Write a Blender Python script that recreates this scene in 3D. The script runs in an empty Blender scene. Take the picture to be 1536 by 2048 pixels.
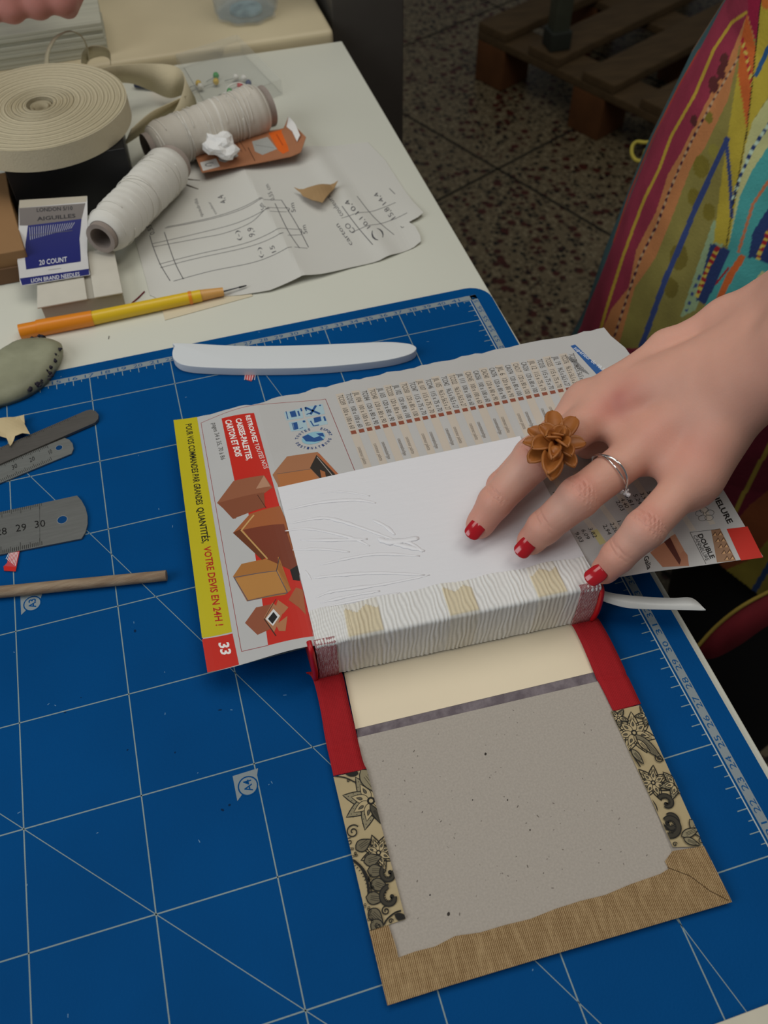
import bpy, bmesh, math, random
import numpy as np
from mathutils import Vector, Matrix
random.seed(7); np.random.seed(7)
PI = math.pi
# ------------------------------------------------------------------ camera (solved from the cutting mat's 5 cm grid)
# working unit: centimetres, origin on top face of the cutting mat; world = metres
CR = np.array([[0.95939652, -0.28179389, -0.01226851],
               [-0.23213016, -0.76410718, -0.6018769],
               [0.16023078, 0.5802865, -0.79849463]])
CC = np.array([12.00477086, 14.65317916, 37.35324783]); CF = 1723.78
Z0 = 0.753
def W(p): return Vector((p[0]*.01, p[1]*.01, p[2]*.01+Z0))
def U(u, v, z=0.0):                       # point of the place, at height z, seen at photo position u, v
    q = CR.T @ np.array([(u-768)/CF, (v-1024)/CF, 1.0]); s = (z-CC[2])/q[2]
    return CC+s*q
def prj(P):
    q = (np.asarray(P)-CC) @ CR.T
    return np.stack([CF*q[..., 0]/q[..., 2]+768, CF*q[..., 1]/q[..., 2]+1024], -1)
sc = bpy.context.scene
cd = bpy.data.cameras.new('camera'); cam = bpy.data.objects.new('camera', cd); sc.collection.objects.link(cam)
cd.sensor_fit = 'VERTICAL'; cd.sensor_height = 36; cd.sensor_width = 27; cd.lens = CF/2048*36
cd.clip_start = .01; cd.clip_end = 50
M = Matrix(((CR[0, 0], -CR[1, 0], -CR[2, 0]), (CR[0, 1], -CR[1, 1], -CR[2, 1]), (CR[0, 2], -CR[1, 2], -CR[2, 2])))
cam.matrix_world = Matrix.Translation(W(CC)) @ M.to_4x4()
cd.dof.use_dof = True; cd.dof.focus_distance = .415; cd.dof.aperture_fstop = 14
sc.camera = cam
sc.view_settings.view_transform = 'Standard'; sc.view_settings.look = 'None'
sc.view_settings.gamma = 1; sc.view_settings.use_curve_mapping = False
sc.view_settings.exposure = -0.16
# ------------------------------------------------------------------ light
wd = bpy.data.worlds.new('world'); sc.world = wd; wd.use_nodes = True
bg = wd.node_tree.nodes['Background']; bg.inputs[0].default_value = (.80, .84, .86, 1); bg.inputs[1].default_value = .125
def area(name, loc, target, size, power, col):
    l = bpy.data.lights.new(name, 'AREA'); l.shape = 'RECTANGLE'; l.size, l.size_y = size; l.energy = power; l.color = col
    o = bpy.data.objects.new(name, l); sc.collection.objects.link(o); o.location = W(loc)
    o.rotation_euler = (W(target)-W(loc)).to_track_quat('-Z', 'Y').to_euler(); return o
area('window_daylight', (-125, 15, 105), (15, 45, 0), (1.2, 1.0), 12.5, (.93, .97, 1.0))
area('overhead_light', (14, 82, 140), (18, 68, 0), (1.2, .6), 6.2, (1, .97, .90))
area('overhead_light', (88, 30, 165), (75, 60, -75), (1.2, .4), 6.5, (1, .97, .90))  # added fill light, only there to brighten the floor beside the table
# ------------------------------------------------------------------ helpers
def lin(c):
    if isinstance(c, str): c = tuple(int(c[i:i+2], 16)/255 for i in (0, 2, 4))
    return tuple((x/12.92 if x <= .04045 else ((x+.055)/1.055)**2.4) for x in c[:3])+(1,)
MATS = {}
def mat(name, col, rough=.6, noise=0, nscale=60, bump=0, bscale=200, metallic=0, spec=.4, trans=0, ior=1.45, coat=0, sss=0, vcol=False, sheen=0, stretch=None, col2=None, alpha=1):
    if name in MATS: return MATS[name]
    m = bpy.data.materials.new(name); m.use_nodes = True; nt = m.node_tree; N = nt.nodes; L = nt.links
    b = N['Principled BSDF']; c = lin(col)
    b.inputs['Roughness'].default_value = rough; b.inputs['Metallic'].default_value = metallic
    b.inputs['Specular IOR Level'].default_value = spec; b.inputs['Transmission Weight'].default_value = trans
    b.inputs['IOR'].default_value = ior; b.inputs['Coat Weight'].default_value = coat; b.inputs['Coat Roughness'].default_value = .08
    b.inputs['Sheen Weight'].default_value = sheen; b.inputs['Alpha'].default_value = alpha
    if sss:
        b.inputs['Subsurface Weight'].default_value = sss; b.inputs['Subsurface Radius'].default_value = (1, .35, .2); b.inputs['Subsurface Scale'].default_value = .004
    tc = N.new('ShaderNodeTexCoord'); mp = N.new('ShaderNodeMapping'); L.new(tc.outputs['Object'], mp.inputs[0])
    if stretch: mp.inputs['Scale'].default_value = stretch
    src = None
    if vcol:
        a = N.new('ShaderNodeAttribute'); a.attribute_name = 'Col'; src = a.outputs['Color']
    nz = N.new('ShaderNodeTexNoise'); nz.inputs['Scale'].default_value = nscale; nz.inputs['Detail'].default_value = 4; L.new(mp.outputs[0], nz.inputs['Vector'])
    if noise or col2:
        mx = N.new('ShaderNodeMix'); mx.data_type = 'RGBA'; 
        if col2:
            cr = N.new('ShaderNodeValToRGB'); cr.color_ramp.elements[0].position = .38; cr.color_ramp.elements[1].position = .62
            L.new(nz.outputs[0], cr.inputs[0]); L.new(cr.outputs[0], mx.inputs[0])
            mx.inputs[6].default_value = c; mx.inputs[7].default_value = lin(col2)
        else:
            mx.blend_type = 'MULTIPLY'; mx.inputs[0].default_value = 1
            if src: L.new(src, mx.inputs[6])
            else: mx.inputs[6].default_value = c
            mr = N.new('ShaderNodeMapRange'); mr.inputs[1].default_value = .3; mr.inputs[2].default_value = .7; mr.inputs[3].default_value = 1-noise; mr.inputs[4].default_value = 1+noise*.5
            L.new(nz.outputs[0], mr.inputs[0]); L.new(mr.outputs[0], mx.inputs[7])
        L.new(mx.outputs[2], b.inputs['Base Color'])
    elif src: L.new(src, b.inputs['Base Color'])
    else: b.inputs['Base Color'].default_value = c
    if bump:
        n2 = N.new('ShaderNodeTexNoise'); n2.inputs['Scale'].default_value = bscale; n2.inputs['Detail'].default_value = 5; L.new(mp.outputs[0], n2.inputs['Vector'])
        bp = N.new('ShaderNodeBump'); bp.inputs['Strength'].default_value = bump; bp.inputs['Distance'].default_value = .001
        L.new(n2.outputs[0], bp.inputs['Height']); L.new(bp.outputs[0], b.inputs['Normal'])
    MATS[name] = m; return m
def weave(name, col, col2, scale, rough=.85, rot=0, bump=.3, amt=.5, vcol=False, ymix=.35):
    """woven / ribbed cloth: fine wave threads in two directions"""
    if name in MATS: return MATS[name]
    m = mat(name, col, rough, vcol=vcol); nt = m.node_tree; N = nt.nodes; L = nt.links; b = N['Principled BSDF']
    tc = N.new('ShaderNodeTexCoord'); mp = N.new('ShaderNodeMapping'); mp.inputs['Rotation'].default_value = (0, 0, rot); L.new(tc.outputs['Object'], mp.inputs[0])
    ws = []
    for d, s in (('X', scale), ('Y', scale*.8)):
        w = N.new('ShaderNodeTexWave'); w.bands_direction = d; w.inputs['Scale'].default_value = s; w.inputs['Distortion'].default_value = 2.5
        w.inputs['Detail'].default_value = 3; w.inputs['Detail Scale'].default_value = 1.5; L.new(mp.outputs[0], w.inputs[0]); ws.append(w)
    nz = N.new('ShaderNodeTexNoise'); nz.inputs['Scale'].default_value = scale*.6; nz.inputs['Detail'].default_value = 6
    sm = N.new('ShaderNodeMapping'); sm.inputs['Scale'].default_value = (2, .5, 1); L.new(mp.outputs[0], sm.inputs[0]); L.new(sm.outputs[0], nz.inputs['Vector'])
    mu = N.new('ShaderNodeMath'); mu.operation = 'MULTIPLY_ADD'; L.new(ws[1].outputs['Fac'], mu.inputs[0]); mu.inputs[1].default_value = ymix; L.new(ws[0].outputs['Fac'], mu.inputs[2])
    ad = N.new('ShaderNodeMath'); ad.operation = 'MULTIPLY'; L.new(mu.outputs[0], ad.inputs[0]); L.new(nz.outputs[0], ad.inputs[1])
    ml = N.new('ShaderNodeMath'); ml.operation = 'MULTIPLY'; ml.use_clamp = True; L.new(ad.outputs[0], ml.inputs[0]); ml.inputs[1].default_value = amt*2
    mx = N.new('ShaderNodeMix'); mx.data_type = 'RGBA'; L.new(ml.outputs[0], mx.inputs[0])
    if vcol:
        a = N.new('ShaderNodeAttribute'); a.attribute_name = 'Col'; mx.blend_type = 'MULTIPLY'; L.new(a.outputs['Color'], mx.inputs[6]); mx.inputs[7].default_value = lin(col2)
    else: mx.inputs[6].default_value = lin(col); mx.inputs[7].default_value = lin(col2)
    L.new(mx.outputs[2], b.inputs['Base Color'])
    bp = N.new('ShaderNodeBump'); bp.inputs['Strength'].default_value = bump; bp.inputs['Distance'].default_value = .0004
    L.new(mu.outputs[0], bp.inputs['Height']); L.new(bp.outputs[0], b.inputs['Normal'])
    return m

def tag(o, label=None, cat=None, group=None, kind=None):
    if label: o['label'] = label
    if cat: o['category'] = cat
    if group: o['group'] = group
    if kind: o['kind'] = kind
    return o
def empty(name, loc, label, cat, group=None):
    o = bpy.data.objects.new(name, None); sc.collection.objects.link(o); o.location = W(loc); o.empty_display_size = .01
    return tag(o, label, cat, group)
def wloc(o):
    l = Vector(o.location)
    while o.parent: o = o.parent; l += Vector(o.location)
    return l
def link(name, me, parent=None):
    """mesh in world metres -> object whose origin is at its base, children relative to their parent"""
    n = len(me.vertices); co = np.empty(n*3, np.float32); me.vertices.foreach_get('co', co); co = co.reshape(-1, 3)
    lo, hi = co.min(0), co.max(0); org = np.array([(lo[0]+hi[0])/2, (lo[1]+hi[1])/2, lo[2]])
    co -= org; me.vertices.foreach_set('co', co.ravel()); me.update()
    o = bpy.data.objects.new(name, me); sc.collection.objects.link(o)
    if parent is not None:
        o.parent = parent; o.location = Vector(org)-wloc(parent)
    else: o.location = org
    return o
def obj(name, verts, faces, m, parent=None, smooth=False, cols=None, mi=None):
    v = np.asarray(verts, float)*.01; v[:, 2] += Z0
    me = bpy.data.meshes.new(name); me.from_pydata(v.tolist(), [], [list(f) for f in faces])
    for x in (m if isinstance(m, (list, tuple)) else [m]): me.materials.append(x)
    if mi is not None: me.polygons.foreach_set('material_index', mi)
    me.validate(); me.update()
    if smooth: me.polygons.foreach_set('use_smooth', [True]*len(me.polygons))
    if cols is not None:                      # one colour per vertex (sRGB 0..1)
        a = me.color_attributes.new('Col', 'FLOAT_COLOR', 'POINT'); c = np.asarray(cols, float)
        l = np.where(c <= .04045, c/12.92, ((c+.055)/1.055)**2.4); l = np.concatenate([l, np.ones((len(l), 1))], 1)
        a.data.foreach_set('color', l.ravel())
    return link(name, me, parent)
class G:
    """gathers pieces of one part"""
    def __init__(s): s.v = []; s.f = []; s.m = []
    def add(s, v, f, mi=0):
        o = len(s.v); s.v += [tuple(p) for p in v]; s.f += [tuple(i+o for i in q) for q in f]; s.m += [mi]*len(f)
    def box(s, lo, hi, mi=0, rot=0, piv=None):
        x0, y0, z0 = lo; x1, y1, z1 = hi
        v = [(x0, y0, z0), (x1, y0, z0), (x1, y1, z0), (x0, y1, z0), (x0, y0, z1), (x1, y0, z1), (x1, y1, z1), (x0, y1, z1)]
        if rot:
            px, py = piv or ((x0+x1)/2, (y0+y1)/2); c, si = math.cos(rot), math.sin(rot)
            v = [(px+(a-px)*c-(b-py)*si, py+(a-px)*si+(b-py)*c, z) for a, b, z in v]
        s.add(v, [(3, 2, 1, 0), (4, 5, 6, 7), (0, 1, 5, 4), (1, 2, 6, 5), (2, 3, 7, 6), (3, 0, 4, 7)], mi)
    def prism(s, pts, z0, z1, mi=0):
        n = len(pts)
        if sum(pts[i][0]*pts[(i+1) % n][1]-pts[(i+1) % n][0]*pts[i][1] for i in range(n)) < 0: pts = pts[::-1]
        f = lambda z, p: z(p[0], p[1]) if callable(z) else z
        v = [(p[0], p[1], f(z0, p)) for p in pts]+[(p[0], p[1], f(z1, p)) for p in pts]
        s.add(v, [tuple(range(n-1, -1, -1)), tuple(range(n, 2*n))]+[(i, (i+1) % n, n+(i+1) % n, n+i) for i in range(n)], mi)
    def tube(s, pts, r, n=12, mi=0, cap=True):
        pts = [np.array(p, float) for p in pts]; k = len(pts); rs = r if isinstance(r, (list, tuple)) else [r]*k
        t0 = pts[1]-pts[0]; a = np.cross(t0, [0, 0, 1.]); 
        if np.linalg.norm(a) < 1e-6: a = np.array([1., 0, 0])
        v = []
        for i in range(k):
            t = pts[min(i+1, k-1)]-pts[max(i-1, 0)]; t = t/(np.linalg.norm(t)+1e-12)
            a = a-np.dot(a, t)*t; a /= np.linalg.norm(a)+1e-12; b = np.cross(t, a)
            for j in range(n):
                q = 2*PI*j/n; v.append(pts[i]+rs[i]*(math.cos(q)*a+math.sin(q)*b))
        f = [(i*n+j, i*n+(j+1) % n, (i+1)*n+(j+1) % n, (i+1)*n+j) for i in range(k-1) for j in range(n)]
        if cap: f += [tuple(range(n-1, -1, -1)), tuple(range((k-1)*n, k*n))]
        s.add(v, f, mi)
    def band(s, top, bot, mi=0):               # ribbon between two polylines
        n = len(top); s.add(list(top)+list(bot), [(i, i+1, n+i+1, n+i) for i in range(n-1)], mi)
    def build(s, name, m, parent=None, smooth=False, bevel=0, solid=0, weld=False, ang=None):
        o = obj(name, s.v, s.f, m, parent, smooth or bool(bevel), mi=s.m if isinstance(m, (list, tuple)) else None)
        bm = bmesh.new(); bm.from_mesh(o.data)
        if weld: bmesh.ops.remove_doubles(bm, verts=bm.verts, dist=1e-6)
        if solid: bmesh.ops.recalc_face_normals(bm, faces=bm.faces); bmesh.ops.solidify(bm, geom=bm.faces[:], thickness=solid*.01)
        if bevel: bmesh.ops.bevel(bm, geom=[e for e in bm.edges if e.is_manifold and e.calc_face_angle(0) > .5], offset=bevel*.01, segments=3, affect='EDGES', profile=.6, clamp_overlap=True)
        bmesh.ops.recalc_face_normals(bm, faces=bm.faces)
        bm.to_mesh(o.data); bm.free()
        if bevel or ang:
            for e in o.data.edges: pass
            try: o.data.set_sharp_from_angle(angle=ang or .7)
            except Exception: pass
        return o
def cat_rom(P, n=8, closed=False):
    P = [np.array(p, float) for p in P]; k = len(P); out = []
    for i in range(k if closed else k-1):
        g = (lambda j: P[j % k]) if closed else (lambda j: P[min(max(j, 0), k-1)])
        a, b, c, d = g(i-1), g(i), g(i+1), g(i+2)
        for t in np.arange(n)/n: out.append(.5*((2*b)+(-a+c)*t+(2*a-5*b+4*c-d)*t*t+(-a+3*b-3*c+d)*t**3))
    if not closed: out.append(P[-1])
    return out
# ---- lettering: mesh triangles of a string in a unit box (width w, cap height 1)
TX = {}
def glyphs(s, bold=0.0):
    k = (s, bold)
    if k not in TX:
        c = bpy.data.curves.new('t', 'FONT'); c.body = s; c.size = 1; c.resolution_u = 2; c.offset = bold; c.fill_mode = 'FRONT'
        o = bpy.data.objects.new('t', c); me = o.to_mesh()
        v = np.array([x.co[:2] for x in me.vertices]) if len(me.vertices) else np.zeros((1, 2)); f = [tuple(p.vertices) for p in me.polygons]
        o.to_mesh_clear(); bpy.data.objects.remove(o); bpy.data.curves.remove(c)
        v = v-[v[:, 0].min(), 0]; TX[k] = (v, f, v[:, 0].max())
    return TX[k]
class Sheet:
    """printed matter lying on a surface z = zf(x, y); prints are thin inlays of the same mesh"""
    def __init__(s, zf=0.0, thick=.02): s.zf = zf if callable(zf) else (lambda x, y, z=zf: z); s.items = []; s.thick = thick
    def P(s, p):
        z = s.zf(20, 40)
        for _ in range(12):
            q = U(p[0], p[1], z); z = .5*z+.5*s.zf(q[0], q[1])
        q = U(p[0], p[1], z); return (q[0], q[1])
    def poly(s, pts, col, lay=1, px=True):
        if px: pts = [s.P(p) for p in pts]
        pts = [(p[0], p[1]) for p in pts]; s.items.append((pts, [tuple(range(len(pts)))], col, lay))
    def line(s, pts, w, col, lay=1, px=True, closed=False):
        if px: pts = [s.P(p) for p in pts]
        pts = [np.array(p[:2], float) for p in pts]
        if closed: pts = pts+[pts[0]]
        L_, R_ = [], []
        for i, p in enumerate(pts):
            if closed and i in (0, len(pts)-1): t = pts[1]-pts[-2]
            else: t = pts[min(i+1, len(pts)-1)]-pts[max(i-1, 0)]
            t = t/(np.linalg.norm(t)+1e-9); n = np.array([-t[1], t[0]])*w/2; L_.append(p+n); R_.append(p-n)
        k = len(pts); s.items.append(([tuple(q) for q in R_+L_], [(i, i+1, k+i+1, k+i) for i in range(k-1)], col, lay))
    def text(s, st, a, b, t, col, lay=2, px=True, bold=0.0):
        """a baseline start, b baseline end, t cap top above start"""
        if px: a, b, t = s.P(a), s.P(b), s.P(t)
        a, b, t = [np.array(q[:2], float) for q in (a, b, t)]
        v, f, w = glyphs(st, bold); X = (b-a)/max(w, 1e-6); Y = (t-a)/.7
        s.items.append(([tuple(a+X*q[0]+Y*q[1]) for q in v], f, col, lay))
    def ring(s, c, rx, ry, col, lay=1, n=28, px=False, w=0, rot=0):
        if px: c = s.P(c)
        pts = [(c[0]+rx*math.cos(a)*math.cos(rot)-ry*math.sin(a)*math.sin(rot), c[1]+rx*math.cos(a)*math.sin(rot)+ry*math.sin(a)*math.cos(rot)) for a in [2*PI*i/n for i in range(n)]]
        if w: s.line(pts, w, col, lay, px=False, closed=True)
        else: s.poly(pts, col, lay, px=False)
    def build(s, name, outline, base, m, parent=None, step=0, ystep=0, px=True, smooth=False, lay_h=.004):
        if px: outline = [s.P(p) for p in outline]
        bm = bmesh.new(); cl = bm.faces.layers.int.new('c'); lh = bm.verts.layers.float.new('h'); pal = [base]
        def put(pts, faces, col, h, flip=True):
            if col not in pal: pal.append(col)
            vs = [bm.verts.new((p[0], p[1], 0)) for p in pts]
            for v in vs: v[lh] = h
            for f in faces:
                q = [vs[i] for i in f]; ar = sum(q[i].co.x*q[(i+1) % len(q)].co.y-q[(i+1) % len(q)].co.x*q[i].co.y for i in range(len(q)))
                if ar < 0: q = q[::-1]
                try: fc = bm.faces.new(q)
                except ValueError: continue
                fc[cl] = pal.index(col)
        put(outline, [tuple(range(len(outline)))], base, 0)
        for pts, fs, col, lay in s.items: put(pts, fs, col, lay*lay_h)
        if step:
            xs = [v.co.x for v in bm.verts]; ys = [v.co.y for v in bm.verts]
            for lo, hi, no in ((min(xs), max(xs), (1, 0, 0)), (min(ys), max(ys), (0, 1, 0))):
                st_ = step if no[0] else (ystep or step)
                k = math.ceil(lo/st_)*st_
                while k < hi:
                    co = (k, 0, 0) if no[0] else (0, k, 0)
                    bmesh.ops.bisect_plane(bm, geom=bm.verts[:]+bm.edges[:]+bm.faces[:], plane_co=co, plane_no=no, dist=1e-5); k += st_
        bmesh.ops.triangulate(bm, faces=[f for f in bm.faces if len(f.verts) > 4])
        if s.thick:
            bf = [f for f in bm.faces if f[cl] == 0 and all(v[lh] == 0 for v in f.verts)]
            r = bmesh.ops.extrude_face_region(bm, geom=bf)           # the copy is the top; the original goes down
            top = set(v for v in r['geom'] if isinstance(v, bmesh.types.BMVert))
            low = set(v for f in bf for v in f.verts if v.is_valid) if bf and bf[0].is_valid else set()
            lows = [v for v in bm.verts if v[lh] == 0 and v not in top]
            for v in lows: v[lh] = -s.thick
        for v in bm.verts: v.co.z = s.zf(v.co.x, v.co.y)+v[lh]
        bmesh.ops.recalc_face_normals(bm, faces=[f for f in bm.faces if f[cl] == 0])
        for v in bm.verts: v.co = W(v.co)
        me = bpy.data.meshes.new(name); bm.faces.index_update(); ci = [f[cl] for f in bm.faces]; bm.to_mesh(me); bm.free()
        me.materials.append(m)
        a = me.color_attributes.new('Col', 'FLOAT_COLOR', 'CORNER'); out = []
        pl = [lin(c) for c in pal]
        for p, c in zip(me.polygons, ci): out += list(pl[c])*p.loop_total
        a.data.foreach_set('color', out)
        if smooth: me.polygons.foreach_set('use_smooth', [True]*len(me.polygons))
        return link(name, me, parent)
def smooth01(t): t = min(max(t, 0), 1); return t*t*(3-2*t)
paper_m = mat('printed_paper', 'FFFFFF', .62, vcol=True, noise=.03, nscale=90, spec=.3)
gloss_m = mat('printed_plastic', 'FFFFFF', .32, vcol=True, noise=.05, nscale=25, spec=.45)
# ------------------------------------------------------------------ the setting
def terrazzo():
    m = mat('terrazzo', 'B0A68E', .45); nt = m.node_tree; N = nt.nodes; L = nt.links; b = N['Principled BSDF']
    tc = N.new('ShaderNodeTexCoord'); prev = None
    base = N.new('ShaderNodeRGB'); base.outputs[0].default_value = lin('786A50'); prev = base.outputs[0]
    for sc_, thr, col in ((80, .50, '584C38'), (110, .42, '94876A'), (52, .26, '431C12'), (75, .25, '17120B'), (42, .17, '4D2117'), (130, .25, '231B12')):
        v = N.new('ShaderNodeTexVoronoi'); v.inputs['Scale'].default_value = sc_; L.new(tc.outputs['Object'], v.inputs['Vector'])
        v.inputs['Randomness'].default_value = 1
        s = N.new('ShaderNodeSeparateColor'); L.new(v.outputs['Color'], s.inputs[0])
        lt = N.new('ShaderNodeMath'); lt.operation = 'LESS_THAN'; L.new(s.outputs[0], lt.inputs[0]); lt.inputs[1].default_value = thr
        dd = N.new('ShaderNodeMath'); dd.operation = 'LESS_THAN'; L.new(v.outputs['Distance'], dd.inputs[0]); dd.inputs[1].default_value = .42
        mu = N.new('ShaderNodeMath'); mu.operation = 'MULTIPLY'; L.new(lt.outputs[0], mu.inputs[0]); L.new(dd.outputs[0], mu.inputs[1])
        mx = N.new('ShaderNodeMix'); mx.data_type = 'RGBA'; L.new(mu.outputs[0], mx.inputs[0]); L.new(prev, mx.inputs[6]); mx.inputs[7].default_value = lin(col); prev = mx.outputs[2]
    L.new(prev, b.inputs['Base Color']); return m
FZ = -75.3
fa = math.atan2(.41, .912); e1 = np.array([math.cos(fa), math.sin(fa)]); e2 = np.array([-e1[1], e1[0]]); fo = np.array([88.2, 184.9])
g = G()
A = lambda i, j: tuple(fo+60*i*e1+60*j*e2)
g.add([A(-7, -7)+(FZ,), A(7, -7)+(FZ,), A(7, 7)+(FZ,), A(-7, 7)+(FZ,)], [(0, 1, 2, 3)])
for i in range(-7, 8):
    for a_, b_, nn in ((A(i, -7), A(i, 7), e1), (A(-7, i), A(7, i), e2)):
        w = nn*.35; z = FZ+.03
        g.add([(a_[0]-w[0], a_[1]-w[1], z), (a_[0]+w[0], a_[1]+w[1], z), (b_[0]+w[0], b_[1]+w[1], z), (b_[0]-w[0], b_[1]-w[1], z)], [(0, 1, 2, 3)], 1)
fl = g.build('floor', [terrazzo(), mat('grout', '231F19', .9)]); tag(fl, kind='structure')
# ------------------------------------------------------------------ pallet and the steel post on it
wood = mat('pallet_wood', '5E4A30', .8, noise=.25, nscale=12, bump=.4, bscale=60, stretch=(1, 6, 6))
wood2 = mat('pallet_block_wood', '6E4424', .8, noise=.25, nscale=15, bump=.4, bscale=60)
pc = np.array([97.6, 226.5]); pu = np.array([.42, -.9075]); pv = np.array([.9075, .42])       # pallet corner, along the blocks, along the boards
pal = empty('wooden_pallet', (*(pc+pu*60+pv*40), FZ), 'pale wooden pallet on the speckled floor behind the tables', 'pallet')
def pbox(name, a0, a1, b0, b1, z0, z1, m=wood, bv=.3):
    g = G(); q = [pc+pu*a+pv*b for a, b in ((a0, b0), (a1, b0), (a1, b1), (a0, b1))]; g.prism([tuple(x) for x in q], FZ+z0, FZ+z1); return g.build(name, m, pal, bevel=bv)
for a0 in (0, 32, 68, 110):
    for b0 in (0, 35, 70): pbox('block', a0, a0+9.5, b0, b0+10, 0, 10, wood2)
for b0 in (0, 35, 70): pbox('stringer_board', 0, 120, b0, b0+10, 10, 12)
for a0 in (0, 17, 34, 51, 68, 85, 105): pbox('deck_board', a0, a0+9.5, 0, 80, 12, 14.2)
pt = U(1112, 92, FZ+14.4)
post = empty('steel_post', (pt[0], pt[1], FZ+14.2), 'grey green steel post standing upright on the wooden pallet', 'post')
pm_ = mat('post_metal', '6F7566', .4, metallic=.7, noise=.15, nscale=30)
g = G(); g.box((pt[0]-2, pt[1]-2, FZ+17), (pt[0]+2, pt[1]+2, FZ+110)); g.build('upright', pm_, post, bevel=.3)
g = G(); g.box((pt[0]-2.6, pt[1]-2.6, FZ+14.2), (pt[0]+2.6, pt[1]+2.6, FZ+18.5)); g.build('foot', mat('post_foot', '33362F', .5), post, bevel=.4)
# ------------------------------------------------------------------ tables
white_top = mat('white_laminate', 'DCDCCE', .42, noise=.04, nscale=5, spec=.4)
t1 = empty('work_table', (0, 43, FZ), 'white topped work table under the blue cutting mat', 'table')
g = G(); g.prism([(-75, -25), (31.9, -25), (31.95, 30), (31.3, 95.9), (20, 96.1), (-75, 95.6)], -3.2, -.3); g.build('table_top', white_top, t1, bevel=.12)
lm = mat('table_leg_metal', '8C8C88', .4, metallic=.6)
for x, y in ((-68, -18), (26, -18), (-68, 90), (25, 90)):
    g = G(); g.box((x-2, y-2, FZ), (x+2, y+2, -3.2)); g.build('leg', lm, t1, bevel=.2)
beige_top = mat('beige_laminate', 'D6C8A6', .45, noise=.10, nscale=7, spec=.4)
t2 = empty('side_table', (-20, 140, FZ), 'beige wood effect table butted against the far edge of white table', 'table')
g = G(); g.box((-75, 96.5, -2.6), (30.7, 185, .5)); g.build('table_top', beige_top, t2, bevel=.5)
for x, y in ((-68, 101), (25, 101), (-68, 180), (25, 180)):
    g = G(); g.box((x-2, y-2, FZ), (x+2, y+2, -2.6)); g.build('leg', lm, t2, bevel=.2)
cb = empty('cabinet', (35.5, 120, FZ), 'dark grey metal cabinet beside the beige table end', 'cabinet')
g = G(); g.box((31.4, 100, FZ+3), (38.6, 150, 40)); g.build('body', mat('cabinet_grey', '4C4944', .5, noise=.05), cb, bevel=.2)
g = G(); g.box((31.9, 101, FZ), (38.1, 149, FZ+3)); g.build('plinth', mat('cabinet_plinth', '2A2927', .7), cb)
# ------------------------------------------------------------------ cutting mat
BL, GR, LI = '004A86', '8E989C', '8FA0A0'
sh = Sheet(0.0, .3)
sh.line([(29.93, -1), (29.93, 57.05)], .06, 'B7C0C0', 1, px=False)
sh.line([(30.27, -.5), (30.27, 57.5)], .42, GR, 1, px=False)
sh.line([(-12, 57.28), (30.48, 57.28)], .42, GR, 1, px=False)
for y in range(0, 58):
    L5 = y % 5 == 0
    sh.line([(-12 if L5 else 29.45, y), (29.9, y)], .055 if L5 else .045, LI, 1, px=False)
    sh.line([(29.68, y+.5), (29.9, y+.5)], .04, LI, 1, px=False)
    s_ = str(y); h = .3*len(s_)
    sh.text(s_, (30.42, y-h/2), (30.42, y+h/2), (30.14, y-h/2), '17558C', 2, px=False)
for n in range(1, 42):
    x = n-12
    if (x % 5) == 0: sh.line([(x, 0), (x, 57.05)], .055, LI, 1, px=False)
    else: sh.line([(x, 56.65), (x, 57.05)], .045, LI, 1, px=False)
    sh.line([(x+.5, 56.85), (x+.5, 57.05)], .04, LI, 1, px=False)
    s_ = str(n); h = .28*len(s_)
    sh.text(s_, (x-h/2, 57.14), (x+h/2, 57.14), (x-h/2, 57.42), '17558C', 2, px=False)
for ang in (45, 60, 75):
    dx, dy = -math.cos(math.radians(ang)), math.sin(math.radians(ang)); Lg = min(57/dy, 42/abs(dx))
    sh.line([(30, 0), (30+dx*Lg, dy*Lg)], .035, LI, 1, px=False)
for nm, cx, cy, w in (('A4', 9.55, 29.09, 1), ('A3', .86, 41.4, 1)):
    sh.poly([(cx+.58, cy+.66), (cx-.57, cy+.63), (cx-.57, cy-.52), (cx-.3, cy-.28), (cx+.42, cy+.2)], GR, 1.5, px=False)
    sh.ring((cx, cy), .42, .42, GR, 1.6); sh.ring((cx, cy), .42, .42, BL, 2, w=.06)
    sh.text(nm, (cx+.17, cy-.26), (cx+.17, cy+.28), (cx-.18, cy-.26), BL, 2.2, px=False, bold=.02)
rs_ = random.Random(11)
for u, v in ((330, 1430), (465, 1420), (268, 1247), (95, 1410), (400, 1685), (193, 1667), (35, 1627), (330, 1345), (573, 1390), (545, 1567), (537, 1570), (277, 912), (121, 754), (370, 795), (345, 1055), (318, 1020), (136, 2035), (54, 1772), (858, 683), (520, 665), (1065, 1942), (395, 1547), (112, 1412), (30, 1305)):
    x, y = sh.P((u, v)); a = rs_.uniform(0, 3); L_ = rs_.uniform(.05, .16); sh.line([(x, y), (x+L_*math.cos(a), y+L_*math.sin(a))], .03, '6F96B8', 1.8, px=False)
for u, v in ((270, 1262), (440, 1420), (459, 1610), (445, 1620), (350, 1505), (255, 1500), (162, 1395), (130, 1425)):
    x, y = sh.P((u, v)); sh.ring((x, y), rs_.uniform(.03, .06), rs_.uniform(.02, .1), '0A2C50', 1.8, 8, rot=rs_.uniform(0, 3))
out = []
for cx, cy, a0 in ((30.0, 56.9, 0), (-14.5, 56.9, 90), (-14.5, -.5, 180), (30.0, -.5, 270)):
    for k in range(7):
        a = math.radians(a0+15*k); out.append((cx+1.45*math.cos(a), cy+1.4*math.sin(a)))
mat_m = mat('cutting_mat', 'FFFFFF', .6, vcol=True, noise=.10, nscale=14, bump=.15, bscale=900, spec=.06)
cm_ = sh.build('cutting_mat', out, BL, mat_m, px=False)
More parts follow.
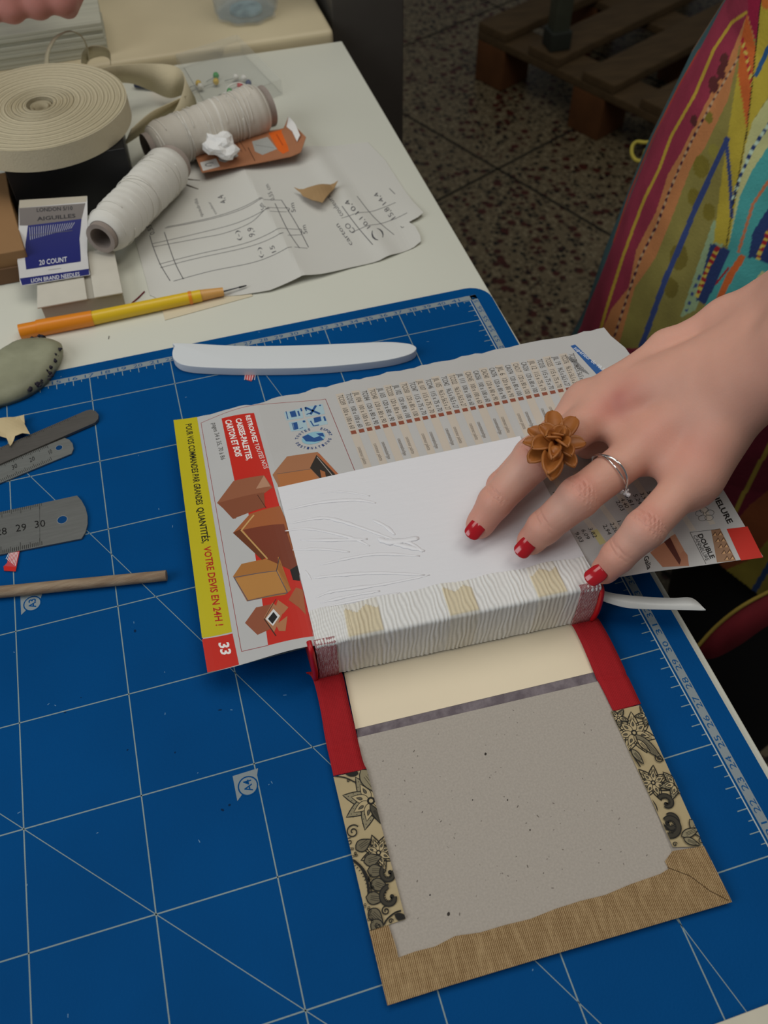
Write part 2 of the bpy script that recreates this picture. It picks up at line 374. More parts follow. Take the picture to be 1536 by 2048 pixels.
tag(cm_, 'large blue cutting mat with pale centimetre grid on the white table', 'cutting mat')
# ------------------------------------------------------------------ the book being cased in
bk = empty('hand_bound_book', (20.3, 31, 0), 'half finished book with red spine cloth and opened patterned cover on blue mat', 'book')
redc = weave('red_book_cloth', 'AC1820', '8A1016', 420, rot=.03, bump=.25, amt=.4)
board_m = mat('grey_board', 'A89F95', .85, noise=.10, nscale=250, bump=.15, bscale=500)
def ngon(px, z): return [tuple(U(u, v, z)[:2]) for u, v in px]
def slab(name, px, z0, z1, m, bevel=0, parent=bk, zr=None):
    g = G(); g.prism(ngon(px, zr if zr is not None else z1), z0, z1); return g.build(name, m, parent, bevel=bevel)
# boards: opened front board, spine stiffener, back board under the block
cvb = slab('cover_board', [(714, 1477), (1206, 1360), (1455, 1800), (777, 2002)], .02, .27, board_m)
sh = Sheet(.285, .01)
rr = random.Random(5)
for i in range(260):
    u, v = rr.uniform(725, 1335), rr.uniform(1420, 1900); x, y = sh.P((u, v)); r = rr.choice((.012, .016, .022)); a = rr.uniform(0, 3)
    if not (14.9 < x < 25.7 and 21.3 < y < 29): continue
    L_ = rr.uniform(1, 3.5); sh.ring((x, y), r*L_, r, rr.choice(('6E665E', '8A8178', 'C2BAB0', 'B8B0A6', '7A7068')), 1, 6, rot=a)
for u, v, r in ((971, 1508, .05), (897, 1828, .06), (860, 1790, .03), (1060, 1660, .03), (1015, 1600, .03), (945, 1600, .025)):
    sh.ring((u, v), r*1.4, r, '3A3430', 1.2, 8, px=True, rot=1)
sh.build('board_paper', [(715, 1475), (1207, 1360), (1350, 1720), (1352, 1748), (790, 1925)], 'B3AA9F', mat('greyboard_print', 'FFFFFF', .85, vcol=True, noise=.09, nscale=1100, bump=.15, bscale=900), cvb)
slab('spine_stiffener', [(688, 1345), (1150, 1240), (1193, 1343), (711, 1458)], .03, .22, mat('cream_card', 'F0E0C2', .7, noise=.04, nscale=12, bump=.08))
slab('joint_paper', [(712, 1452), (1192, 1338), (1214, 1362), (716, 1480)], .02, .20, mat('joint_grey', '83797D', .9, col2='6B6166', noise=.1, nscale=180, bump=.5, bscale=500))
# red cloth turn-ins (left and right), with the fold dents
def strip(name, left, right, zfun, m, thick=.05, n=10):
    L_ = cat_rom([(*U(u, v, .3)[:2], 0) for u, v in left], n); R_ = cat_rom([(*U(u, v, .3)[:2], 0) for u, v in right], n)
    k = min(len(L_), len(R_)); top = []; g = G(); w = 5
    for i in range(k):
        for j in range(w+1):
            t = j/w; p = L_[i]*(1-t)+R_[i]*t; p[2] = zfun(i/(k-1), t); top.append(p)
    fs = [(i*(w+1)+j, i*(w+1)+j+1, (i+1)*(w+1)+j+1, (i+1)*(w+1)+j) for i in range(k-1) for j in range(w)]
    g.add(top, fs); return g.build(name, m, bk, smooth=True, solid=thick)
def rz(lo, hi):
    def f(t, s):
        z = .34-.10*math.exp(-((t-lo)/.035)**2)-.10*math.exp(-((t-hi)/.03)**2)+.02*math.sin(t*40)*.3
        return z-(.22*(max(0, 1-s/.12))**2 if False else 0)
    return f
strip('spine_cloth', [(612, 1345), (626, 1360), (640, 1415), (651, 1480), (662, 1530), (667, 1553)], [(676, 1338), (686, 1352), (698, 1408), (712, 1465), (725, 1520), (733, 1539)], rz(.06, .66), redc)
strip('spine_cloth', [(1136, 1241), (1150, 1262), (1168, 1300), (1187, 1345), (1207, 1385), (1226, 1424)], [(1186, 1230), (1200, 1245), (1225, 1290), (1248, 1338), (1265, 1375), (1281, 1409)], rz(.06, .66), redc)
# edge wraps of the cover (linen corners and patterned paper)
INK, CRM = '1A1814', 'B9A67E'
def up_lay(s): s.k = getattr(s, 'k', 1.3)+.2; return s.k
def spiral(s, c, r, turns, w, a0=0, dirn=1):
    pts = []
    for i in range(int(18*turns)+1):
        t = i/(18*turns); a = a0+dirn*t*turns*2*PI; q = r*(1-t*.88); pts.append((c[0]+q*math.cos(a), c[1]+q*math.sin(a)))
    s.line(pts, w, INK, up_lay(s), px=False)
def petal(s, c, a, L_, w, fill=None, hatch=True, lw=.045):
    pts = []; n = 9
    for k in range(n+1): t = k/n; pts.append((t*L_, w*math.sin(PI*t**.75)*(1-.15*t)))
    pts += [(t*L_, -w*math.sin(PI*t**.75)*(1-.15*t)) for t in [1-k/n for k in range(1, n)]]
    ca, sa = math.cos(a), math.sin(a); q = [(c[0]+x*ca-y*sa, c[1]+x*sa+y*ca) for x, y in pts]
    k_ = up_lay(s)
    if fill: s.poly(q, fill, k_, px=False)
    s.line(q, lw, INK, k_+.12, px=False, closed=True)
    if hatch:
        for k in (-.45, 0, .45): s.line([(c[0]+x*ca-y*sa, c[1]+x*sa+y*ca) for x, y in ((.25*L_, k*w*.6), (.78*L_, k*w*.7))], .02, INK, k_+.1, px=False)
def flower(s, px, r, n, a0, dots=True):
    c = s.P(px)
    for k in range(n): petal(s, c, a0+2*PI*k/n, r, r*.26, '8F8467' if dots else None, hatch=not dots)
    for k in range(n):
        a = a0+2*PI*k/n
        if dots:
            for t in (.35, .5, .65, .8):
                for o in (-.1, 0, .1): s.ring((c[0]+r*t*math.cos(a)-o*r*math.sin(a)*1.2, c[1]+r*t*math.sin(a)+o*r*math.cos(a)*1.2), .022, .022, INK, s.k+.12, 6)
    for k in range(n):
        a = a0+2*PI*k/n; q = (c[0]+.06*r*math.cos(a), c[1]+.06*r*math.sin(a)); petal(s, q, a, r*.64, r*.17, CRM, False, .03)
    for k in range(n):
        a = a0+2*PI*k/n; q = (c[0]+.16*r*math.cos(a), c[1]+.16*r*math.sin(a)); petal(s, (c[0]+.3*r*math.cos(a), c[1]+.3*r*math.sin(a)), a, r*.22, r*.05, '5A5344', False, .022)
    s.ring(c, r*.14, r*.14, INK, s.k+.3, 12); s.ring(c, r*.07, r*.07, CRM, s.k+.5, 10); s.k += .5
def clipbuild(s, name, outl, parent):
    """keep only the print that falls on the strip (prints are cut at its edges)"""
    o = [np.array(s.P(p)) for p in outl]; n = len(o)
    ar = sum(o[i][0]*o[(i+1) % n][1]-o[(i+1) % n][0]*o[i][1] for i in range(n)); 
    if ar < 0: o = o[::-1]
    new = []
    for pts, fs, col, lay in s.items:
        bm = bmesh.new(); vs = [bm.verts.new((p[0], p[1], 0)) for p in pts]
        for f in fs:
            try: bm.faces.new([vs[i] for i in f])
            except ValueError: pass
        bmesh.ops.triangulate(bm, faces=bm.faces[:])
        for i in range(n):
            a, b = o[i], o[(i+1) % n]; t = b-a; nn = (t[1], -t[0], 0)
            bmesh.ops.bisect_plane(bm, geom=bm.verts[:]+bm.edges[:]+bm.faces[:], plane_co=(a[0], a[1], 0), plane_no=nn, clear_outer=True, dist=1e-6)
        bm.verts.index_update()
        if len(bm.faces): new.append(([(v.co.x, v.co.y) for v in bm.verts], [tuple(v.index for v in f.verts) for f in bm.faces], col, lay))
        bm.free()
    s.items = new
    return s.build(name, [tuple(q) for q in o], CRM, mat('patterned_paper', 'FFFFFF', .7, vcol=True, noise=.06, nscale=80), parent, px=False)
def curve(s, pts, w): s.line([tuple(p) for p in cat_rom([(*s.P(p), 0) for p in pts], 7)], w, INK, up_lay(s), px=False)
def teeth(s, pts, ln=.07):
    c = cat_rom([(*s.P(p), 0) for p in pts], 4)
    for i in range(0, len(c)-1):
        t = c[i+1]-c[i]; t /= np.linalg.norm(t)+1e-9; n = np.array([-t[1], t[0], 0]); s.line([tuple(c[i][:2]), tuple((c[i]+n*ln)[:2])], .035, INK, s.k+.1, px=False)
def paisley(s, px, r, a0, d=1):
    c = s.P(px); out_, in_ = [], []
    for i in range(22):
        t = i/21; a = a0+d*t*1.5*PI; out_.append((c[0]+r*(1-.5*t)*math.cos(a), c[1]+r*(1-.5*t)*math.sin(a))); in_.append((c[0]+r*(.62-.45*t)*math.cos(a+.2), c[1]+r*(.62-.45*t)*math.sin(a+.2)))
    k = len(out_); s.items.append((out_+in_, [(i, i+1, k+i+1, k+i) for i in range(k-1)], '3B362B', up_lay(s)))
    s.line(out_, .05, INK, s.k+.1, px=False); s.line(in_, .04, INK, s.k+.1, px=False); s.ring(in_[-1], .09, .09, INK, s.k+.12, 10)
    for i in range(2, 20, 2):
        a = a0+d*i/21*1.5*PI+.2; q = in_[i]; s.ring((q[0]-.05*math.cos(a), q[1]-.05*math.sin(a)), .03, .03, INK, s.k+.12, 6)
# right strip
s = Sheet(.36, .03)
flower(s, (1268, 1466), 1.02, 7, .35, False); flower(s, (1306, 1566), .80, 7, .2, False); flower(s, (1236, 1436), .5, 5, 1.9); flower(s, (1292, 1432), .55, 5, .4)
petal(s, s.P((1270, 1470)), -1.15, 1.6, .22, '7A7058'); petal(s, s.P((1274, 1480)), -1.2, .8, .12, CRM)
paisley(s, (1332, 1606), .42, 2.2, -1); paisley(s, (1340, 1640), .5, 3.4, 1); paisley(s, (1338, 1650), .62, 3.6, 1)
spiral(s, s.P((1318, 1518)), .2, 1.6, .045, 2); flower(s, (1350, 1570), .7, 6, .9); petal(s, s.P((1345, 1560)), -.9, 1.3, .3, '8F8467')
petal(s, s.P((1378, 1640)), -1.3, 1.1, .25, '8F8467'); petal(s, s.P((1362, 1674)), .1, .9, .18, '8F8467'); petal(s, s.P((1366, 1678)), -.7, .7, .15, '8F8467')
spiral(s, s.P((1402, 1683)), .14, 1.4, .04); spiral(s, s.P((1349, 1690)), .1, 1.3, .04)
curve(s, [(1302, 1600), (1312, 1615), (1318, 1640), (1345, 1668)], .05); curve(s, [(1332, 1520), (1345, 1545), (1362, 1565), (1380, 1600), (1390, 1635)], .05)
curve(s, [(1258, 1498), (1270, 1520), (1280, 1535)], .06); petal(s, s.P((1262, 1500)), -1.3, .8, .15, '8F8467')
r_out = [(1222, 1423), (1279, 1410), (1407, 1692), (1350, 1695)]
s.items = [i for i in s.items]; clipbuild(s, 'patterned_strip', [(1222, 1423), (1280, 1410), (1407, 1693), (1346, 1694)], cvb)
# left strip
s = Sheet(.36, .03)
flower(s, (742, 1602), 1.25, 8, .3); flower(s, (757, 1706), .78, 8, .1, False); petal(s, s.P((722, 1540)), -1.2, 1.4, .35, '8F8467')
petal(s, s.P((716, 1548)), 2.6, .8, .2, INK); curve(s, [(668, 1553), (690, 1556), (712, 1566)], .05); spiral(s, s.P((697, 1562)), .08, 1.2, .035); 
petal(s, s.P((740, 1610)), -1.25, 1.2, .15, '4A4436'); spiral(s, s.P((706, 1664)), .3, 1.6, .05, .5); spiral(s, s.P((699, 1684)), .16, 1.3, .04, 1)
curve(s, [(704, 1720), (722, 1735), (735, 1765), (738, 1800)], .10); curve(s, [(708, 1720), (727, 1738), (741, 1768), (742, 1806)], .04); teeth(s, [(706, 1730), (722, 1748), (733, 1775), (735, 1800)])
for u, v, a in ((712, 1700, .3), (728, 1725, .0), (735, 1742, -.3), (742, 1765, -.6), (732, 1795, -.4), (738, 1820, -1.0), (745, 1840, -1.2)): petal(s, s.P((u, v)), a, .75, .26, '6F6650')
for u, v in ((706, 1702), (711, 1710), (737, 1755), (742, 1762), (746, 1771), (741, 1780), (733, 1815), (737, 1828), (741, 1838)):
    for k in range(4): q = s.P((u+rr.uniform(-6, 6), v+rr.uniform(-6, 6))); s.ring(q, .045, .045, INK, s.k+.2, 8, w=.02)
paisley(s, (778, 1748), .42, 2.0, 1); paisley(s, (780, 1795), .5, 1.4, 1); spiral(s, s.P((772, 1822)), .18, 1.5, .05, 1); spiral(s, s.P((782, 1843)), .1, 1.2, .04)
curve(s, [(768, 1850), (775, 1838), (790, 1826), (802, 1822)], .06); petal(s, s.P((790, 1830)), -.7, .7, .14, INK); spiral(s, s.P((757, 1852)), .12, 1.2, .04, 2)
clipbuild(s, 'patterned_strip', [(667, 1554), (733, 1538), (811, 1838), (739, 1862)], cvb)
# linen fore edge with ragged inner edge and mitred corner
ge = [(738, 1861), (777, 1850), (792, 1893), (797, 1915), (830, 1903), (870, 1893), (910, 1872), (960, 1865), (1010, 1850), (1060, 1838), (1110, 1818), (1160, 1802), (1210, 1790), (1262, 1768), (1320, 1748), (1338, 1737), (1330, 1722), (1345, 1702), (1408, 1692), (1464, 1804), (1120, 1905), (900, 1971), (775, 2011)]
def linen_z(x, y): return .36-.05*smooth01(1-(y-18.8)/.35)
s = Sheet(linen_z, .05)
s.line([(1335, 1735), (1380, 1752), (1420, 1782), (1458, 1802)], .035, '6E5636', 1); s.line([(1342, 1732), (1390, 1752), (1458, 1799)], .02, 'C3A877', 1)
linv = weave('beige_linen_print', 'FFFFFF', '9C8A70', 430, rot=.04, bump=.6, amt=1.0, vcol=True, ymix=.12)
s.build('linen_edge', ge, 'C6A87C', linv, cvb, step=.5)
# back board and block of pages
g = G(); g.prism([(13.5, 33.3), (27.55, 32.55), (28.0, 43.0), (14.0, 43.6)], .0, .3); g.build('cover_board', board_m, bk)
g = G(); g.prism([(13.85, 33.45), (27.2, 32.7), (27.25, 41.8), (14.2, 42.5)], .3, 3.18); g.build('page_block', mat('page_edges', 'E4E0D4', .8, noise=.15, nscale=40, stretch=(1, 1, 60), bump=.3), bk)
# endpaper, brushed with white glue
ez = 3.32
s = Sheet(ez, .03)
s.build('endpaper', [(555, 975), (800, 921), (1040, 872), (1105, 998), (1172, 1118), (900, 1175), (632, 1289), (600, 1150)], 'E6E5E8', mat('endpaper_white', 'FFFFFF', .5, vcol=True, bump=.25, bscale=70, stretch=(1, 5, 1), spec=.4), bk)
glue = mat('wet_glue', 'EAE9EC', .3, spec=.45)
g = G()
def glue_line(pts, r):
    c = cat_rom([(*U(u, v, ez)[:2], ez+.008) for u, v in pts], 6); k = len(c); rs = [r*(math.sin(PI*(i+.3)/(k+.6))**.6)*(.7+.6*rr.random()) for i in range(k)]
    i0 = len(g.v); g.tube(c, [q*2.0 for q in rs], 8)
    for i in range(i0, len(g.v)): p = g.v[i]; g.v[i] = (p[0], p[1], ez+(p[2]-ez)*.28)
for pts, r in (([(572, 1020), (640, 1005), (710, 1000), (752, 1006)], .045), ([(575, 1048), (640, 1036), (680, 1042), (735, 1060), (790, 1080)], .055), ([(570, 1062), (620, 1058), (700, 1075), (740, 1092)], .04),
               ([(600, 1080), (680, 1080), (735, 1078)], .05), ([(755, 1076), (780, 1084), (838, 1076)], .09), ([(770, 1084), (800, 1090), (850, 1102)], .07), ([(640, 1130), (700, 1116), (760, 1108), (840, 1112)], .045),
               ([(625, 1156), (680, 1150), (760, 1146), (850, 1150)], .05), ([(630, 1196), (660, 1184), (700, 1178), (770, 1168), (860, 1150)], .05), ([(640, 1206), (700, 1192), (760, 1182)], .04), ([(610, 1140), (618, 1152), (622, 1160)], .025),
               ([(745, 1040), (770, 1052), (790, 1070)], .05), ([(640, 986), (690, 984), (740, 992)], .03), ([(585, 1100), (640, 1098), (700, 1104)], .035), ([(790, 1082), (820, 1086), (846, 1104)], .05), ([(640, 1216), (720, 1200), (800, 1186)], .035)):
    glue_line(pts, r)
g.build('glue_streaks', glue, bk, smooth=True)
# open weave mull glued over the spine, three tapes showing through
a0, a1 = np.array([13.95, 34.92]), np.array([27.15, 34.12])       # edge of the mull on the endpaper
b0, b1 = np.array([13.88, 33.28]), np.array([27.25, 32.48])       # top edge of the spine
nx, nt_ = 900, 56
V = []; Cc = []
c_w, c_y = np.array([.93, .925, .91]), np.array([.88, .825, .70])
edge_n = [rr.uniform(-.06, .06) for _ in range(nx+1)]
for i in range(nx+1):
    x = i/nx; top = a0+(a1-a0)*x; top = top+np.array([0, edge_n[i]*.6+.05*math.sin(x*31)]); ed = b0+(b1-b0)*x
    for j in range(nt_+1):
        t = j/nt_
        if t < .42: s_ = t/.42; p = top*(1-s_)+ed*s_; z = ez+.03; n_ = np.array([0, 0, 1.])
        else:
            s_ = (t-.42)/.58; rad = .18
            q = min(s_/.12, 1)*PI/2
            if s_ < .12: p = ed+np.array([0, -rad*math.sin(q)]); z = ez+.03-rad*(1-math.cos(q)); n_ = np.array([0, -math.sin(q), math.cos(q)])
            else: p = ed+np.array([0, -rad-.05*math.sin(PI*(s_-.12)/.88)]); z = ez+.03-rad-(s_-.12)/.88*(2.82); n_ = np.array([0, -1., 0])
        wv = x*13.3+.03*math.sin(t*7+x*23)+.018*math.sin(t*23+x*61)+.02*math.sin(t*13+x*140)+.04*t
        rid = abs(math.sin(PI*wv/.21))**1.5
        amp = .045*(.55+.45*math.sin(x*57+t*5)*math.sin(x*11+3))
        if x < .13 and t < .5: rid = .5*abs(math.sin(PI*wv/.12))+.5*abs(math.sin(PI*t*18+x*40)); amp = .04
        tp = 0
        for c0, c1 in ((.112, .238), (.462, .57), (.775, .885)):
            xx = x+.02*(t-.2)
            if c0 < xx < c1: tp = max(tp, (1 if .10+.03*math.sin(xx*90) < t < .43 else .22)*min(1, (xx-c0)/.006, (c1-xx)/.006))
        h = amp*rid+.05*tp*(t < .43)
        V.append((p[0]+n_[0]*h, p[1]+n_[1]*h, z+n_[2]*h)); Cc.append((c_w*(1-tp)+c_y*tp)*(.90+.10*rid))
F = [(i*(nt_+1)+j, (i+1)*(nt_+1)+j, (i+1)*(nt_+1)+j+1, i*(nt_+1)+j+1) for i in range(nx) for j in range(nt_)]
F = [f[::-1] for f in F]
obj('mull', V, F, mat('mull_gauze', 'FFFFFF', .75, vcol=True, noise=.04, nscale=700), bk, smooth=True, cols=Cc)
# red and white headband cloth on both spine ends
hb = weave('headband_weave', 'E9DADA', 'A01524', 700, rot=.785, bump=.6, amt=.95)
def hband(x0, x1):
    g = G(); n = 24; top = []; bot = []; k = 40; rows = []
    for i in range(n+1):
        x = x0+(x1-x0)*i/n; ly = 33.28-(x-13.88)*.06
        rows.append([(x, ly+.12, ez+.07), (x, ly-.14, ez+.02), (x, ly-.235, ez-.25), (x, ly-.30, 2.0), (x, ly-.29, 1.1), (x-.05, ly-.28, .34)])
    m_ = len(rows[0]); g.add([p for r in rows for p in r], [(i*m_+j, i*m_+j+1, (i+1)*m_+j+1, (i+1)*m_+j) for i in range(n) for j in range(m_-1)])
    return g.build('headband', hb, bk, smooth=True, solid=.05)
hband(13.8, 14.75); hband(26.25, 27.2)
rg = mat('red_glossy_cloth', 'B8141C', .35, spec=.5, bump=.3, bscale=300)
for x0, y0 in ((13.62, 33.2), (27.32, 32.4)):
    g = G(); c = cat_rom([(x0+.0, y0+.35, 3.1), (x0, y0-.1, 3.0), (x0, y0-.26, 2.2), (x0, y0-.28, 1.2), (x0-.05, y0-.15, .42)], 6); g.tube(c, [.13]*len(c), 10); g.build('spine_cloth_edge', rg, bk, smooth=True)
    g = G(); g.prism([(x0-.12, y0-.25), (x0+.1, y0-.25), (x0+.1, y0+1.6), (x0-.12, y0+1.6)], .3, 2.9); g.build('spine_cloth_side', redc, bk, bevel=.05)
# satin page marker
sat = mat('white_satin', 'DAD9D4', .35, spec=.6, sheen=.4, noise=.05, nscale=20, bump=.1, bscale=1200)
up = [(1196, 1178), (1225, 1186), (1262, 1191), (1300, 1194), (1345, 1196), (1384, 1196), (1411, 1219.5)]; dn = [(1192, 1196), (1218, 1206), (1252, 1215), (1290, 1218), (1335, 1219), (1385, 1220), (1411, 1221)]
zz = [2.3, 2.0, 1.8, 1.7, 1.7, 1.75, 1.8]
g = G(); g.band([tuple(p) for p in cat_rom([U(u, v, z) for (u, v), z in zip(up, zz)], 8)], [tuple(p) for p in cat_rom([U(u, v, z-.05) for (u, v), z in zip(dn, zz)], 8)]); g.build('ribbon_marker', sat, bk, smooth=True, solid=.03)
# ------------------------------------------------------------------ catalogue page
def pz(x, y):
    if x < 14.2: return 1.25+(3.26-1.25)*smooth01((x-8.2)/6.2)*.98
    if x < 27: return 3.235
    return 3.235+1.0*((x-27)/8.5)**1.3
s = Sheet(pz, .015)
WH, YE, RD = 'C0BEBB', 'C4B61B', 'C82A1C'
tl, bl = (347, 840), (415, 1345)
def lerp(a, b, t): return (a[0]+(b[0]-a[0])*t, a[1]+(b[1]-a[1])*t)
s.poly([(347, 840), (394, 834), (464, 1264), (404, 1276)], YE, 1)
s.poly([(404, 1278), (465, 1267), (478, 1329), (415, 1345)], RD, 1)
s.text('POUR VOS COMMANDES PAR GRANDES', (371, 849), (393, 1010), (383, 847), '1B1A16', 2, bold=.02)
s.text('QUANTITÉS,', (394, 1016), (405, 1087), (407, 1014), '1B1A16', 2, bold=.02)
s.text('VOTRE DEVIS EN 24H !', (407, 1094), (432, 1252), (421, 1092), 'B3261A', 2, bold=.02)
s.text('33', (437, 1286), (443, 1310), (457, 1284), 'F0ECE6', 2, bold=.03)
s.line([(402, 846), (640, 800)], .025, '9E2A2A', 1); s.line([(402, 846), (483, 1303)], .025, '9E2A2A', 1); s.line([(483, 1303), (536, 1291)], .025, '9E2A2A', 1); s.line([(651, 798), (711, 945)], .03, '8C3033', 1); s.line([(640, 800), (651, 798)], .025, '9E2A2A', 1)
s.poly([(443, 837), (508, 826), (541, 948), (469, 962)], RD, 1)
s.text('RETROUVEZ', (491, 832), (507, 886), (500, 830), 'F2EDE6', 2, bold=.03); s.text('TOUTES NOS', (508, 888), (528, 938), (517, 886), 'F2EDE6', 2)
s.text('CAISSES-PALETTES,', (471, 838), (494, 921), (482, 836), 'F2EDE6', 2, bold=.03)
s.text('CARTON ET BOIS', (450, 841), (472, 914), (462, 839), 'F2EDE6', 2, bold=.03)
s.text('pages 34 à 35, 70 à 86', (424, 847), (442, 920), (433, 845), '55534F', 2)
s.poly([(469, 962), (541, 948), (632, 1272), (536, 1291), (520, 1200), (498, 1080)], RD, .5)
s.poly([(469, 965), (486, 960), (520, 1170), (536, 1290), (485, 1302)], WH, .8)
def pbx(pts, c1, lay=1.5): s.poly(pts, c1, lay)
# drawings of cartons
pbx([(467, 962), (528, 951), (545, 975), (470, 1038), (434, 1006)], '9A5F42'); pbx([(436, 1006), (528, 985), (530, 1015), (466, 1038)], '8A4F35', 1.7); pbx([(528, 951), (541, 973), (512, 978)], 'B98A6C', 1.9); s.line([(515, 990), (532, 1016)], .03, '4F2A1C', 2)
pbx([(466, 1066), (500, 1028), (560, 1012), (580, 1060), (600, 1150), (533, 1118)], 'A75F34'); pbx([(466, 1066), (482, 1058), (535, 1114), (524, 1120)], '6E3A1E', 1.9); pbx([(486, 1060), (568, 1048), (600, 1150), (533, 1118)], '7C3B26', 1.7); s.line([(482, 1062), (508, 1030)], .09, 'CFA468', 2); s.line([(482, 1060), (535, 1118)], .07, 'C69A5E', 2)
pbx([(466, 1153), (483, 1128), (558, 1114), (582, 1180), (570, 1190), (494, 1203)], 'AE7338'); pbx([(470, 1158), (556, 1140), (574, 1184), (496, 1200)], 'BC8444', 1.7); pbx([(556, 1116), (581, 1178), (556, 1140)], 'A56A30', 1.8); s.line([(468, 1155), (553, 1142), (575, 1186)], .04, '5A5560', 2); s.line([(468, 1155), (496, 1202), (575, 1186)], .04, '5A5560', 2); s.line([(553, 1142), (559, 1114)], .04, '3A3640', 2)
pbx([(490, 1246), (512, 1215), (546, 1208), (560, 1250), (515, 1270)], '96553A'); pbx([(527, 1237), (545, 1205), (566, 1225), (548, 1265)], 'B27A55', 1.7); pbx([(531, 1238), (547, 1218), (560, 1232), (546, 1252)], 'E0DEDA', 1.9); pbx([(536, 1238), (547, 1224), (555, 1234), (545, 1248)], '23211F', 2.1); s.line([(528, 1237), (552, 1272)], .05, '4A2A1E', 2.2); s.line([(530, 1236), (552, 1198)], .04, '5F3A2A', 2.2); pbx([(556, 1200), (577, 1215), (566, 1228), (552, 1212)], 'B5774F', 1.8); pbx([(552, 1250), (575, 1232), (571, 1262), (558, 1262)], 'B5774F', 1.8)
pbx([(545, 950), (574, 913), (635, 904), (676, 948), (640, 975), (560, 978)], 'A9714C', 1.6); pbx([(549, 950), (622, 938), (640, 965), (560, 985)], 'B5713D', 1.8); s.line([(547, 950), (622, 938)], .03, '5E5350', 2); pbx([(620, 936), (633, 910), (672, 950), (645, 962)], '2A211A', 2); s.line([(636, 908), (675, 950)], .14, 'B0643A', 2.1); s.line([(634, 914), (668, 955)], .04, 'A9A098', 2.2); pbx([(640, 940), (650, 944), (652, 955), (643, 956)], 'A56438', 2.2)
pbx([(580, 1140), (596, 1130), (600, 1162), (586, 1160)], '1D1A18', 1.9); pbx([(577, 1200), (592, 1175), (606, 1180), (612, 1230), (598, 1215)], 'A7603A', 1.8)
# export logo
LB, DB = 'A9C3CC', '1F4F8E'
for q in ([(568, 825), (603, 816), (607, 836), (573, 841)], [(607, 815), (645, 808), (650, 828), (611, 834)], [(577, 845), (611, 839), (616, 860), (582, 863)], [(614, 838), (650, 832), (656, 848), (622, 855)]): s.poly(q, LB, 1)
pbx([(579, 824), (590, 821), (594, 833), (583, 835)], DB, 2); s.line([(572, 823), (576, 838)], .05, DB, 2); s.line([(596, 822), (599, 832)], .09, DB, 2); pbx([(600, 817), (603, 816), (605, 822), (602, 823)], DB, 2)
s.line([(610, 815), (640, 828)], .13, DB, 2); s.line([(632, 811), (621, 829)], .13, DB, 2); s.line([(610, 815), (613, 822)], .07, DB, 2); s.ring((640, 811), .06, .06, DB, 2, 8, px=True); s.line([(613, 829), (622, 826)], .06, DB, 2)
pbx([(586, 846), (594, 844), (597, 858), (589, 860)], DB, 2); s.ring((608, 843), .08, .08, DB, 2, 8, px=True); s.line([(584, 846), (588, 860)], .04, DB, 2); s.line([(599, 858), (606, 855)], .04, DB, 2)
pbx([(627, 836), (641, 833), (643, 842), (629, 846)], DB, 2); s.line([(621, 842), (627, 852), (638, 850)], .07, DB, 2); s.line([(648, 833), (651, 842)], .1, DB, 2)
cx, cy = s.P((627, 876)); s.ring((cx, cy), .64, .42, '8DBBCB', 2, rot=.08); s.poly([(604, 874), (616, 869), (628, 876), (640, 872), (648, 880), (630, 884), (612, 883)], DB, 2.3); s.poly([(632, 867), (646, 866), (649, 874), (640, 872)], DB, 2.3)
def arc_text(st, c, rx, ry, a0, a1, h, col, flip=False):
    for i, ch in enumerate(st):
        if ch == ' ': continue
        a = a0+(a1-a0)*(i+.5)/len(st); p = np.array([c[0]+rx*math.cos(a), c[1]+ry*math.sin(a)]); n = np.array([math.cos(a), math.sin(a)]); t = np.array([n[1], -n[0]])*(-1 if flip else 1)
        if flip: s.text(ch, p-t*h*.35+n*h*.5, p+t*h*.35+n*h*.5, p-t*h*.35-n*h*.5, col, 2, px=False, bold=.03)
        else: s.text(ch, p-t*h*.35-n*h*.5, p+t*h*.35-n*h*.5, p-t*h*.35+n*h*.5, col, 2, px=False, bold=.03)
arc_text('EXPORT', (cx, cy), .92, .66, 1.0, -.15, .16, '2A4A7E'); arc_text('TOUTES', (cx, cy), .92, .66, 2.9, 1.55, .16, '2A4A7E'); arc_text('DESTINATIONS', (cx, cy), .92, .70, 3.2, 5.9, .16, '24407A', True)
